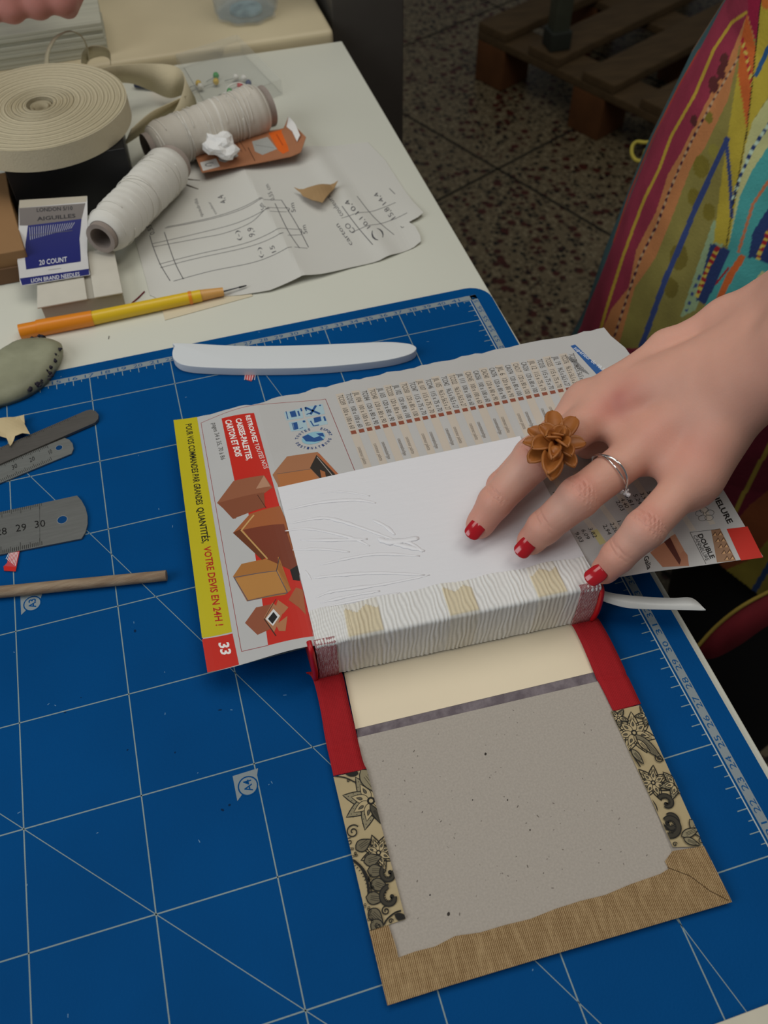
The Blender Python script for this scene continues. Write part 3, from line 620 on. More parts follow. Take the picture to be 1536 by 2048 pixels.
# price table: slanted rows
ta, tb = (672, 792), (1150, 706)          # top ends of first and last row; rows run down-right
rowd = (66, 168)
nrow = 30
names = ['TCO39', 'TCO12', 'JIL 104', 'TCO84', 'TCO40', 'JIL 103', 'TCO20', 'JIL 102', 'TCO50', 'TCO47', 'JIL 107', 'TCO46', 'JIL 105', 'TCO42', 'TCO22', 'JIL 111', 'CAO45', 'CAO56', 'CAO40', 'CAO76', 'JIL 6', 'CAO74', 'CAO17', 'CAO24', 'JIL 12', 'TCO35', 'TCO25', 'JIL 19', 'TCO76', 'TCO72', 'CAO71']
dims = ['100 x 100 x 60', '120 x 80 x 90', '120 x 80 x 100', '115 x 75 x 70', '96,5 x 56,5 x 27']
for i in range(nrow+2):
    t = i/nrow; p = lerp(ta, tb, t); dx = (tb[0]-ta[0])/nrow*.5; dy = (tb[1]-ta[1])/nrow*.5
    rd_ = (66, 172-24*t)
    pt_ = lambda k, o=0.0: (p[0]+rd_[0]*k+dx*o*2, p[1]+rd_[1]*k+dy*o*2)
    if i % 2 == 0 and i < nrow: s.poly([pt_(-.02), pt_(1.05), pt_(1.05, 1), pt_(-.02, 1)], 'C9BDAE', .9)
    if i >= nrow: continue
    s.text(names[i % len(names)], pt_(.0, .18), pt_(.11, .18), pt_(.0, .85), '4A433C', 2)
    s.text(dims[(i//3) % 5], pt_(.15, .18), pt_(.39, .18), pt_(.15, .80), '4A433C', 2)
    s.poly([pt_(.41, .1), pt_(.45, .1), pt_(.45, .75), pt_(.41, .75)], '8E4A33', 2)
    if i % 3 != 1: s.text('consommation/type' if i % 2 else 'conteneur palette', pt_(.60, .2), pt_(.80, .2), pt_(.60, .68), '7A6E62', 2)
    s.text(('30 KG', '35 KG', '40 KG', '50 KG')[i//8 % 4], pt_(.90, .2), pt_(1.0, .2), pt_(.90, .8), '3E3934', 2)
    s.text('1', pt_(1.04, .3), pt_(1.05, .3), pt_(1.04, .9), '3E3934', 2)
s.poly([(1141, 692), (1150, 689), (1235, 770), (1220, 778)], '23599A', 1.5); s.text('supérieur de 98,5', (1147, 697), (1205, 742), (1153, 693), 'E8EDF2', 2.2)
for k in range(6): s.text('longueur de caisse', (1130+k*3.5, 712-k*.6+k*2), (1160+k*3.5, 742+k*1.5), (1132+k*3.5, 710-k*.6+k*2), '5A5A5C', 2)
# part of the page right of the hand
for i in range(12):
    t = i/11; p = lerp((1075, 960), (1330, 905), t); q = lerp((1205, 1120), (1420, 1050), t)
    if i % 2: s.poly([p, q, (q[0]+11, q[1]-2.5), (p[0]+13, p[1]-3)], 'CFC6B8', .9)
s.poly([(1182, 1062), (1194, 1058), (1212, 1085), (1200, 1090)], 'CFC68A', 1.2)
for st, u, v in (('9,03', 1149, 1066), ('6,09', 1162, 1060), ('3,82', 1176, 1057), ('2,94', 1205, 1051), ('2,20', 1219, 1047), ('1,94', 1234, 1043), ('2,10', 1247, 1040), ('10,8', 1105, 985), ('7,3', 1122, 982), ('4,40', 1240, 998), ('3,81', 1250, 992), ('5,24', 1266, 990), ('3,98', 1279, 987), ('5,40', 1293, 984), ('2,03', 1231, 1003)):
    s.text(st, (u, v), (u+11, v+19), (u+8, v-2), '2C2926', 2)
s.line([(1092, 980), (1136, 1066)], .03, '2C2926', 2)
s.text('NELURE', (1424, 990), (1456, 1048), (1434, 986), '26221F', 2, bold=.03); s.text('CAN', (1400, 945), (1421, 985), (1410, 941), '26221F', 2, bold=.03)
s.poly([(1453, 1058), (1495, 1053), (1526, 1115), (1482, 1121)], RD, 1)
s.poly([(1422, 1060), (1440, 1057), (1472, 1121), (1434, 1125)], '9A7558', 1)
for i in range(5):
    for j in range(2):
        u, v = 1424+j*11+i*6, 1063+i*12-j*1; s.poly([(u, v+9), (u+6, v), (u+11, v+8)], '5F3E28', 1.5); s.poly([(u+2, v+9), (u+6.5, v+3), (u+9, v+8.5)], 'D0A273', 1.7)
s.line([(1380, 1065), (1440, 1058)], .02, '3A3632', 1.5); s.line([(1380, 1065), (1412, 1128)], .02, '3A3632', 1.5)
s.text('DOUBLE', (1395, 1070), (1421, 1118), (1404, 1067), '1F1C1A', 2, bold=.03); s.text('CANNELURE', (1386, 1072), (1412, 1122), (1393, 1070), '1F1C1A', 2)
for k in range(5):
    a = 2*PI*k/5; c0 = s.P((1410, 1029)); s.ring((c0[0]+.25*math.cos(a), c0[1]+.25*math.sin(a)), .2, .16, '5A5754', 2, 12, w=.02)
pbx([(1300, 1105), (1345, 1072), (1375, 1110), (1378, 1132), (1325, 1134)], 'B57A5C', 1.2); pbx([(1328, 1084), (1340, 1075), (1362, 1120), (1359, 1130)], '5B2A20', 1.5); s.poly([(1340, 1074), (1350, 1068), (1368, 1100), (1360, 1108)], 'BC8566', 1.6)
s.text('Galia', (1287, 1115), (1295, 1140), (1296, 1110), '26221F', 2, bold=.02)
te = [(347, 840)]
for i in range(1, 60):
    t = i/60; p = lerp((394, 834), (1208, 656), t); te.append((p[0], p[1]-14*math.sin(PI*t)*.35+rr.uniform(-2.2, 2.2)))
outl = [(415, 1345), (347, 840), (394, 834)]+te[1:]+[(1208, 655), (1222, 672), (1250, 695), (1370, 860), (1450, 985), (1526, 1113), (1425, 1128), (1300, 1144), (1200, 1160), (1155, 1150), (632, 1291), (620, 1292)]
cat_ = s.build('catalogue_page', outl, WH, mat('catalogue_print', 'FFFFFF', .42, vcol=True, noise=.03, nscale=30, spec=.45, bump=.08, bscale=60), step=.28, ystep=4, lay_h=.005)
tag(cat_, 'torn catalogue page with yellow and red margin tucked between the book leaves', 'page')
# ------------------------------------------------------------------ things on the blue mat
def flat(name, px, z0, z1, m, label, cat, bevel=0, zr=None, group=None):
    g = G(); g.prism(ngon(px, z1 if zr is None else zr), z0, z1); o = g.build(name, m, None, bevel=bevel); return tag(o, label, cat, group)
c = cat_rom([(*U(u, v, .4)[:2], 0) for u, v in ((351, 697), (358, 691), (500, 697), (640, 694), (760, 689), (808, 691), (828, 696), (832, 704), (815, 715), (760, 727), (640, 739), (520, 742), (420, 740), (370, 735), (350, 724), (346, 710))], 5, True)
g = G(); g.prism([tuple(p[:2]) for p in c], .02, .62)
bf = g.build('bone_folder', mat('white_plastic', 'DCDFE0', .3, spec=.5), bevel=.12); tag(bf, 'smooth white bone folder pointing right on the blue mat', 'bone folder')
steel = mat('brushed_steel', 'FFFFFF', .38, vcol=True, metallic=.55, noise=.10, nscale=60, stretch=(1, 12, 1), spec=.5)
ST = '7E7F7C'
def hole(s, px, r): s.ring(px, r, r, BL, 1.2, 24, px=True); s.ring(px, r, r, 'A9AAA6', 1.4, 24, px=True, w=.03)
def rul_outline(top_l, top_r, arc, bot_l): return [bot_l, top_l, top_r]+arc
s = Sheet(.13, .1)
hole(s, (124.5, 1039.5), .27)
d0, d1 = (80, 1025), (80, 1025)
def frame(a, b):
    A_, B_ = np.array(s.P(a)), np.array(s.P(b)); t = (B_-A_)/np.linalg.norm(B_-A_); return A_, t, np.array([-t[1], t[0]])
A_, t_, n_ = frame((0, 1024), (154, 991))
e_top = np.array(s.P((79, 1007))); e_bot = np.array(s.P((80, 1091)))
for k in range(-1, 30):
    q = e_top-t_*.1*k; s.line([tuple(q), tuple(q-n_*(.42 if k % 10 == 0 else .3 if k % 5 == 0 else .2))], .018, '2B2B2A', 2, px=False)
    q = e_bot-t_*.1*k; s.line([tuple(q), tuple(q+n_*(.5 if k % 10 == 0 else .35 if k % 5 == 0 else .25))], .03 if k % 5 else .022, '2B2B2A', 2, px=False)
s.line([tuple(e_top), tuple(e_bot)], .015, '4A4A48', 1.5, px=False)
for st, u in (('30', 70), ('29', 32), ('28', -7)): s.text(st, (u, 1056-(u-70)*.2), (u+21, 1053-(u-70)*.2), (u-1, 1042-(u-70)*.2), '232322', 2)
o = s.build('steel_ruler', [(-70, 1125), (-70, 1038), (0, 1024), (154, 991), (163, 1001), (171, 1016), (175, 1032), (175, 1048), (171, 1064), (163, 1077), (0, 1109)], ST, steel)
tag(o, 'wide steel ruler end with round hole marked 28 29 30', 'ruler', 'steel rulers at the left edge')
s = Sheet(.12, .08)
hole(s, (118, 895.5), .2)
A_, t_, n_ = frame((0, 929), (129, 876)); e_top = np.array(s.P((93, 890))); e_bot = np.array(s.P((104, 921)))
for k in range(0, 46):
    q = e_top-t_*.1*k; s.line([tuple(q), tuple(q-n_*(.3 if k % 5 == 0 else .2))], .022, '242423', 2, px=False)
    q = e_bot-t_*.1*k; s.line([tuple(q), tuple(q+n_*(.3 if k % 5 == 0 else .2))], .022, '242423', 2, px=False)
s.text('10', (99, 909), (105, 906), (96, 901), '242423', 2); s.text('20', (60, 925), (70, 920), (58, 917), '242423', 2); s.text('30', (25, 940), (35, 935), (23, 931), '242423', 2)
o = s.build('steel_ruler', [(-70, 998), (-70, 960), (0, 929), (129, 876), (138, 879), (145, 887), (147, 897), (143, 907), (0, 966)], '8B8D89', steel)
tag(o, 'narrow steel ruler with small round hole between wide ruler and slim dark ruler', 'ruler', 'steel rulers at the left edge')
s = Sheet(.22, .16)
A_, t_, n_ = frame((0, 895), (176, 820)); e_top = np.array(s.P((150, 831)))
for k in range(0, 70):
    q = e_top-t_*.1*k; s.line([tuple(q), tuple(q-n_*(.22 if k % 5 == 0 else .13))], .016, '3A3733', 2, px=False)
o = s.build('steel_ruler', [(-70, 955), (-70, 925), (0, 895), (172, 821), (182, 819), (191, 822), (197, 829), (196, 838), (190, 845), (0, 928)], '6E6A65', steel)
tag(o, 'slim dark steel ruler with rounded plain end under the torn tape', 'ruler', 'steel rulers at the left edge')
g = G(); pts = [U(-60, 1189, .32), U(0, 1184, .31), U(170, 1167, .31), U(333, 1151, .30)]; g.tube([tuple(p) for p in cat_rom(pts, 8)], [.34-.0025*i for i in range(25)], 16)
o = g.build('wooden_stick', mat('worn_wood', 'A08C74', .7, col2='8A735C', nscale=30, stretch=(2, 14, 14), bump=.3), None, ang=.9, smooth=True); tag(o, 'worn wooden brush handle lying on the mat below the wide ruler', 'stick')
masking = mat('masking_tape', 'CDB98F', .7, noise=.12, nscale=40, bump=.2)
s = Sheet(lambda x, y: .32+.16*abs(math.sin(x*1.9+y*1.3)), .03)
o = s.build('paper_scrap', [(-25, 842), (0, 836), (48, 829), (49, 848), (60, 868), (45, 866), (30, 872), (20, 892), (13, 876), (0, 872), (-25, 880)], 'CDB98F', masking, step=.3); tag(o, 'torn beige tape scrap lying over the slim dark ruler', 'scrap')
s = Sheet(.09, .05)
for k in range(8): s.line([(19+k*2.5, 1104), (12+k*2.6, 1118+k*2)], .03, 'EDE6E4', 1.2)
s.poly([(7, 1132), (33, 1134), (31, 1143), (8, 1141)], 'C9241C', 1)
o = s.build('cloth_scrap', [(19, 1106), (39, 1102), (36, 1118), (31, 1142), (8, 1141), (7, 1133), (14, 1126)], 'C2484E', paper_m); tag(o, 'small red and white striped cloth scrap under the wide ruler edge', 'scrap')
s = Sheet(.06, .05)
for k in range(5): s.line([(492+k*5, 741), (489+k*5, 760)], .03, 'EDE6E4', 1.2)
o = s.build('cloth_scrap', [(490, 742), (514, 741), (503, 762), (489, 758)], 'C25A5E', paper_m); tag(o, 'tiny red and white cloth scrap beside the white bone folder', 'scrap')
c = cat_rom([(*U(u, v, .5)[:2], 0) for u, v in ((-40, 735), (0, 702), (35, 682), (75, 676), (112, 680), (122, 694), (112, 722), (90, 756), (50, 785), (0, 803), (-40, 812))], 4, True)
g = G(); cxy = np.mean(c, 0); n = len(c); rings = [(1.0, .02), (1.02, .35), (.93, .7), (.75, .85), (.4, .92)]
vs = [(cxy[0]+(p[0]-cxy[0])*k, cxy[1]+(p[1]-cxy[1])*k, z+rr.uniform(-.02, .02)) for k, z in rings for p in c]+[(cxy[0], cxy[1], .93)]
fs = [(r*n+i, r*n+(i+1) % n, (r+1)*n+(i+1) % n, (r+1)*n+i) for r in range(4) for i in range(n)]+[(4*n+i, 4*n+(i+1) % n, 5*n) for i in range(n)]+[tuple(range(n-1, -1, -1))]
g.add(vs, fs); wx = g.build('beeswax_lump', mat('grey_wax', '9A9A80', .55, col2='84846C', nscale=25, bump=.4, bscale=120), None, smooth=True); tag(wx, 'grey green lump with dark crumbs on the mat corner at left', 'wax lump')
g = G()
for u, v in ((88, 672), (112, 690), (119, 700), (112, 712), (104, 728), (96, 742), (98, 735), (82, 762), (76, 770), (60, 778), (10, 788), (78, 674), (68, 678), (42, 684), (34, 727), (108, 720), (101, 752), (72, 768)):
    q = U(u, v, .55); 
    for k in range(3): p = (q[0]+rr.uniform(-.12, .12), q[1]+rr.uniform(-.12, .12), .48+rr.uniform(-.1, .15)); r_ = rr.uniform(.05, .14); g.tube([(p[0]-r_, p[1], p[2]), (p[0], p[1], p[2]+.02), (p[0]+r_, p[1], p[2])], [r_*.4, r_, r_*.4], 6)
g.build('crumbs', mat('dark_crumbs', '2A2530', .8), wx, smooth=True)
flat('board_corner', [(1424, 2050), (1536, 2008), (1700, 1940), (1800, 2300), (1500, 2400)], .03, .5, mat('ivory_board', 'CFC8B4', .6, noise=.04), 'ivory board whose corner enters at the bottom right of the mat', 'board', bevel=.05)
# ------------------------------------------------------------------ things on the white table
TZ = -.3
# mechanical pencil
pl = empty('mechanical_pencil', (*U(250, 630, TZ)[:2], TZ), 'orange and yellow mechanical pencil lying in front of the sketch paper', 'pencil')
def ptube(name, a, b, r0, r1, m, n=16, sm=True, par=None):
    g = G(); a, b = U(*a), U(*b); g.tube([a, b], [r0, r1], n); return g.build(name, m, par or pl, smooth=sm, ang=.9)
org = mat('orange_plastic', 'E88A1A', .35, spec=.5, coat=.2); yel = mat('yellow_plastic', 'E6BE22', .35, spec=.5, coat=.2); cl_o = mat('clear_orange', 'D9A25A', .3, spec=.5)
ptube('cap', (40, 664, .12), (78, 656, .12), .50, .48, org); ptube('rear_barrel', (76, 656.5, .12), (186, 636, .14), .55, .5, org); brl = ptube('barrel', (184, 636.5, .14), (402, 591, .12), .46, .40, yel); ptube('collar', (378, 596, .12), (384, 595, .12), .44, .44, org, par=brl)
ptube('grip', (400, 591, .12), (447, 583, .1), .38, .28, cl_o); ptp = ptube('tip', (445, 583.5, .1), (492, 571, 0), .06, .03, mat('dark_lead', '5A5A5E', .4, metallic=.5)); ptube('lead', (478, 575, .03), (493, 571, 0), .07, .04, mat('black_lead', '2A2A2C', .5), par=ptp)
g = G(); g.tube([U(264, 606, -.25), U(276, 596, -.24), U(289, 583, -.25)], .05, 6); o = g.build('thread_bit', mat('dark_red_thread', '6E2430', .8)); tag(o, 'short dark red thread bit beside the orange pencil', 'thread')
g = G(); g.tube([U(217, 678, -.27), U(218, 672, -.27)], .02, 5); o = g.build('lead_bit', mat('black_lead', '2A2A2C', .5)); tag(o, 'tiny dark speck of lead on the table between wax and folder', 'crumb')
# sketch paper
def skz(x, y):
    c1 = (x-19.1)+(y-70.6)*.105; c1 = x-(18.3+(77.8-y)*.104)
    z = .55*math.exp(-abs(c1)/2.2)-.03; z = max(z, -.26)
    c2 = x-(24.0+(80-y)*.13); z += .18*math.exp(-(c2/.8)**2)
    z += .35*smooth01((x-27.5)/2.5)*smooth01((72-y)/6)
    return TZ+.06+max(z, 0)
s = Sheet(skz, .02); PK = '4E4C50'
def pl_(pts, w=.05): s.line([tuple(p[:2]) for p in cat_rom([(*s.P(p), 0) for p in pts], 6)], w, PK, 1, px=False)
Q = lambda x, y: (240+x/3.84, 300+y/3.84)
for pts in ([Q(228, 655), Q(255, 745), Q(310, 880), Q(385, 1005)], [Q(340, 630), Q(420, 860), Q(487, 992)], [Q(250, 745), Q(600, 680), Q(800, 640), Q(1000, 560), Q(1100, 470), Q(1150, 440)], [Q(345, 600), Q(700, 530), Q(950, 450), Q(1100, 370)], [Q(360, 590), Q(700, 520), Q(940, 440), Q(1090, 365)], [Q(250, 720), Q(600, 640), Q(900, 560), Q(1150, 450)],
            [Q(300, 878), Q(600, 800), Q(950, 720), Q(1150, 640), Q(1240, 600)], [Q(310, 905), Q(600, 830), Q(1000, 740), Q(1180, 670), Q(1255, 635)], [Q(410, 1008), Q(700, 930), Q(1000, 870), Q(1150, 820), Q(1320, 745)],
            [Q(1190, 410), Q(1290, 620), Q(1380, 755)], [Q(1240, 385), Q(1350, 560), Q(1448, 748)], [Q(1100, 380), Q(1240, 385)], [Q(1150, 470), Q(1280, 475)], [Q(1130, 440), Q(1280, 445)], [Q(1240, 600), Q(1370, 610)], [Q(1290, 655), Q(1400, 650)], [Q(1340, 745), Q(1440, 755)], [Q(1270, 440), Q(1300, 450), Q(1290, 475)], [Q(1370, 605), Q(1392, 612), Q(1395, 645)]): pl_(pts, .055)
R2 = lambda x, y: (560+x/4.8, 280+y/4.8)
for pts in ([R2(740, 540), R2(900, 740), R2(1095, 910)], [R2(595, 635), R2(740, 830), R2(890, 1005)], [R2(590, 750), R2(860, 690), R2(1110, 600)], [R2(690, 885), R2(960, 805), R2(1220, 700)], [R2(1050, 465), R2(1105, 520)]): pl_(pts, .055)
def hand(st, a, b, t):
    d = np.array(b, float)-np.array(a, float); L_ = np.linalg.norm(d); h = math.dist(a, t)*.9; s.text(st, a, b, (a[0]+d[1]/L_*h, a[1]-d[0]/L_*h), PK, 1)
hand('carton', R2(700, 1000), R2(560, 800), R2(740, 975)); hand('couleurs', R2(610, 720), R2(480, 530), R2(650, 690)); hand('CO', R2(730, 870), R2(650, 790), R2(770, 830)); hand('10,4', R2(760, 690), R2(650, 570), R2(800, 660)); hand('10,1', R2(870, 830), R2(790, 735), R2(905, 800)); hand('15,8', R2(1110, 740), R2(1035, 640), R2(1150, 700)); hand('14,4', R2(1020, 600), R2(930, 500), R2(1060, 570))
hand('( )', R2(900, 960), R2(1000, 900), R2(890, 870)); hand('v', R2(1150, 840), R2(1190, 850), R2(1155, 815))
hand('quadrillé', Q(640, 510), Q(590, 370), Q(665, 495)); hand('couleur', Q(745, 490), Q(690, 395), Q(765, 480)); hand('4,4', Q(820, 400), Q(790, 340), Q(870, 380)); hand('0,55 cm', Q(270, 640), Q(205, 510), Q(310, 620)); hand('0,55 cm', Q(1190, 380), Q(1140, 260), Q(1225, 370)); hand('5m', Q(1350, 475), Q(1335, 405), Q(1385, 460)); hand('5m', Q(1440, 640), Q(1425, 575), Q(1475, 625)); hand('9,9', Q(1040, 660), Q(1020, 590), Q(1090, 640)); hand('(-)', Q(935, 690), Q(910, 615), Q(970, 680)); hand('15', Q(1200, 780), Q(1180, 730), Q(1235, 760)); hand('(-)', Q(1100, 825), Q(1080, 745), Q(1130, 815)); hand('5m', Q(1120, 440), Q(1090, 405), Q(1160, 420))
o = s.build('sketch_paper', [(300, 590), (268, 470), (300, 330), (390, 320), (480, 300), (600, 296), (735, 284), (770, 320), (825, 402), (847, 425), (836, 434), (818, 444), (830, 452), (840, 470), (842, 482), (828, 494), (760, 520), (700, 535), (640, 548), (604, 551), (540, 580), (480, 590), (322, 600)], 'D2D0C8', mat('sketch_paper_white', 'FFFFFF', .7, vcol=True, noise=.02, nscale=20), step=.25, ystep=.5, smooth=False, lay_h=.005)
tag(o, 'creased white paper with pencil plan and handwritten figures', 'paper')
flat('tracing_strip', [(322, 612), (500, 578), (505, 592), (330, 640)], TZ+.01, TZ+.05, mat('pale_strip', 'D8CCB0', .6), 'narrow cream paper strip on the table beyond the pencil', 'paper strip')
s = Sheet(lambda x, y: TZ+.55+.35*abs(math.sin((x-21.8)*1.2)), .03)
o = s.build('kraft_scrap', [(588, 374), (607, 378), (625, 372), (676, 361), (660, 385), (645, 405), (625, 400), (606, 392), (600, 384)], 'A98960', mat('kraft', 'FFFFFF', .75, vcol=True, noise=.08), step=.3); tag(o, 'small torn brown paper piece lying on the sketch paper', 'scrap')
# spools
thr = mat('thread_white', 'DEDBD2', .7, noise=.05, nscale=8, bump=.6, bscale=90, stretch=(1, 1, 1))
thr2 = mat('thread_cream', 'CDC6B9', .65, noise=.06, nscale=8, bump=.5, bscale=90)
card = mat('spool_card', 'A0938A', .85, noise=.2, nscale=60)
def spool(a, b, r0, r1, m, label, coils, seed, loose=None, hole_at_a=True):
    rr = random.Random(seed); a, b = np.array(a), np.array(b); ax = (b-a); Lg = np.linalg.norm(ax); ax /= Lg
    e = empty('thread_spool', (*((a+b)/2)[:2], min(a[2]-r0, b[2]-r1)), label, 'spool', 'spools of bookbinding thread')
    w1 = np.cross(ax, [0, 0, 1.]); w1 /= np.linalg.norm(w1); w2 = np.cross(w1, ax)
    g = G(); prof = []; n = 48; K = 60
    for i in range(K+1):
        t = i/K; r = r0+(r1-r0)*t; en = min(t, 1-t); r *= .72+.28*min(1, en/.07)**.5; r += .018*math.sin(t*90)+.03*math.sin(t*17+seed); prof.append((.04+t*.92, r))
    v = [a+ax*Lg*t+r*(math.cos(2*PI*j/n)*w1+math.sin(2*PI*j/n)*w2) for t, r in prof for j in range(n)]
    g.add(v, [(i*n+j, i*n+(j+1) % n, (i+1)*n+(j+1) % n, (i+1)*n+j) for i in range(K) for j in range(n)]); g.build('thread_winding', m, e, smooth=True, ang=1.0)
    k = 28; g = G(); P_ = [a+ax*Lg*t+r*(math.cos(2*PI*j/k)*w1+math.sin(2*PI*j/k)*w2) for t, r in ((.0, r0*.50), (0, r0*.70), (.12, r0*.70), (.9, r1*.74), (1.0, r1*.82), (1.0, r1*.55)) for j in range(k)]
    g.add(P_, [(q*k+j, q*k+(j+1) % k, ((q+1) % 6)*k+(j+1) % k, ((q+1) % 6)*k+j) for q in range(6) for j in range(k)]); g.build('cardboard_core', card, e, smooth=True, ang=.7)
    g = G()
    for k in range(coils):
        t = .06+.88*k/coils+rr.uniform(-.02, .02); dt = rr.uniform(.05, .14)*(1 if rr.random() < .7 else -1); pts = []
        for i in range(49):
            f = i/48; tt = min(max(t+dt*f, .03), .97); r = (r0+(r1-r0)*tt)*(.72+.28*min(1, min(tt, 1-tt)/.09)**.5)+.035; q = 2*PI*f+k; pts.append(a+ax*Lg*(.04+tt*.92)+r*(math.cos(q)*w1+math.sin(q)*w2))
        g.tube(pts, .028, 6)
    if loose:
        for L_ in loose: g.tube(cat_rom([U(*q) for q in L_], 8), .03, 6)
    g.build('loose_thread', mat('thread_strand', 'E8E4DA', .5), e, smooth=True); return e
spool((7.25, 67.8, 2.3), (13.3, 76.9, 1.5), 1.5, 1.72, thr, 'upright looking white thread spool nearest the needle packet', 9, 3)
bpy.data.objects['thread_spool']['label'] = 'white thread spool with hollow card core nearest the needle packet'
spool((11.6, 79.2, 1.55), (21.7, 82.5, 1.75), 1.75, 1.95, thr2, 'cream thread spool with loose strands lying behind, beside the clear pin box', 22, 5,
      loose=[[(452, 195, 3.9), (455, 175, 4.6), (475, 165, 4.9), (497, 172, 4.6), (505, 178, 4.0)], [(545, 205, 2.4), (548, 222, 1.5), (535, 236, .8), (522, 244, .6)], [(468, 262, .8), (438, 275, 1.2), (420, 295, .9)], [(466, 262, .8), (445, 285, 1.0), (424, 297, .9)], [(505, 255, .5), (525, 285, .35), (540, 325, .15)], [(500, 262, .3), (470, 275, .3), (446, 285, .4)]])
# clear pin box with pins
bxc = [U(q[0], q[1], TZ)[:2] for q in ((358, 140), (478, 100), (565, 190), (420, 245))]
px_ = empty('pin_box', (*np.mean(bxc, 0), TZ), 'clear plastic box of coloured pins behind the cream spool', 'box')
clear = mat('clear_plastic', 'E4E8E0', .12, alpha=.07, spec=1)
x0, y0, x1, y1 = 15.4, 85.6, 22.4, 95.6
def cquad(z0, z1, inset=0): 
    c0 = np.mean(bxc, 0); q = [tuple(c0+(np.array(p)-c0)*(1-inset)) for p in bxc]; g = G(); g.prism(q, z0, z1); return g
g = cquad(TZ+.02, TZ+.10); g.build('base', clear, px_, bevel=.0)
g = cquad(TZ+1.32, TZ+1.40); g.build('lid', clear, px_)
g = G()
for i in range(4):
    a, b = np.array(bxc[i]), np.array(bxc[(i+1) % 4]); t = (b-a)/np.linalg.norm(b-a); nn = np.array([-t[1], t[0]])*.05; g.prism([tuple(a-nn), tuple(b-nn), tuple(b+nn), tuple(a+nn)], TZ+.1, TZ+1.32)
g.build('side_walls', clear, px_)
PC = {'green': '1E9A3E', 'yellow': 'D8B21E', 'red': 'C01F26', 'blue': '1A2C66', 'white': 'E6E4DC'}
where = {'green': 'green headed pin in the clear box', 'yellow': 'yellow headed pin in the clear box', 'red': 'red headed pin in the clear box', 'blue': 'dark blue headed pin in the clear box', 'white': 'white headed pin in the clear box'}
pins = [('green', 432, 152, .5, 'above the yellow pin, nearest box middle'), ('yellow', 432, 164, .5, 'touching the green pin at box middle'), ('yellow', 397, 168, .4, 'at the left end beside the tape loop'), ('white', 401, 174, .4, 'below the left yellow pin'), ('green', 459, 184, .3, 'just behind the spool'), ('red', 480, 172, .5, 'beside the blue pin'), ('blue', 497, 167, .6, 'at the right by the spool end'), ('white', 472, 155, .7, 'left of its white neighbour'), ('white', 488, 157, .7, 'above the blue pin')]
for k, (cn, u, v, z, wh) in enumerate(pins):
    p = U(u, v, TZ+.4); e = empty('pin', (p[0], p[1], TZ+.1), '%s headed pin in the clear box, %s' % (cn, wh), 'pin', 'pins in the clear box')
    g = G(); g.tube([(p[0]-.02, p[1]-.22, p[2]), (p[0], p[1]-.15, p[2]+.02), (p[0], p[1], p[2]+.03), (p[0]+.02, p[1]+.18, p[2]+.02), (p[0]+.02, p[1]+.25, p[2])], [.1, .24, .27, .25, .12], 12); g.build('pin_head', mat('pin_'+cn, PC[cn], .3, spec=.5), e, smooth=True)
    a = rr.uniform(2.6, 3.8); g = G(); g.tube([(p[0], p[1], p[2]), (p[0]+1.1*math.cos(a), p[1]+.5*math.sin(a), TZ+.16)], .03, 6); g.build('needle', mat('steel_wire', '9A9A98', .3, metallic=.8), e, smooth=True)
# kraft needle card with two windows and orange label
def kz(x, y): return TZ+.95+.7*smooth01((x-22.2)/2.2)
s = Sheet(kz, .06)
s.poly([(400, 325), (432, 317), (440, 333), (406, 342)], 'D9D7D2', 1); 
c0 = s.P((420, 329)); s.line([(c0[0]+.35*math.cos(a), c0[1]+.22*math.sin(a)) for a in np.linspace(.6, 5, 12)], .07, '3A3A42', 2, px=False)
for q in ([(436, 305), (468, 293), (477, 312), (450, 325), (438, 322)], [(504, 283), (535, 274), (554, 298), (525, 310), (510, 303)]): s.poly(q, 'A8A9A4', 1)
s.poly([(537, 266), (567, 258), (585, 297), (566, 308), (556, 300)], 'E0651B', 1.5); s.line([(553, 269), (566, 291)], .10, 'B84A14', 2)
s.line([(480, 283), (492, 302)], .05, '6A4028', 1.5); s.line([(473, 286), (484, 304)], .05, '6A4028', 1.5); s.line([(496, 295), (510, 322)], .06, '5A3420', 1.5); s.line([(511, 290), (548, 296)], .03, '55554F', 2)
o = s.build('needle_card', [(386, 300), (400, 278), (480, 262), (535, 262), (567, 256), (570, 250), (576, 234), (590, 252), (612, 274), (602, 303), (520, 325), (404, 345)], 'AA7250', mat('kraft_card', 'FFFFFF', .6, vcol=True, noise=.08), step=.6); tag(o, 'brown needle card with two clear windows and orange label', 'needle card')
s = Sheet(lambda x, y: kz(x, y)+.1+(x-23)*.3, .03)
o = s.build('torn_paper', [(573, 253), (577, 232), (590, 247), (600, 270), (594, 283), (584, 262)], 'E9E8E4', paper_m, step=.4); tag(o, 'torn white paper tab standing on needle card end', 'paper tab')
g = G(); ce = U(440, 291, 1.75)
ico = bmesh.new(); bmesh.ops.create_icosphere(ico, subdivisions=3, radius=1.0); vs = []
for v in ico.verts:
    d = np.array(v.co); k = 1+.28*math.sin(d[0]*4+d[1]*2+1)*math.sin(d[2]*3+d[1]*4)+.14*abs(math.sin(d[0]*9-d[1]*6))+rr.uniform(-.05, .05); vs.append((ce[0]+d[0]*1.15*k+.25*d[1], ce[1]+d[1]*1.3*k-.5*d[0], ce[2]+max(d[2]*.7*k, -.6)))
g.add(vs, [tuple(v.index for v in f.verts) for f in ico.faces]); ico.free(); o = g.build('crumpled_paper', mat('tissue', 'ECEBE8', .8)); tag(o, 'small crumpled white paper ball on the brown needle card', 'paper ball')
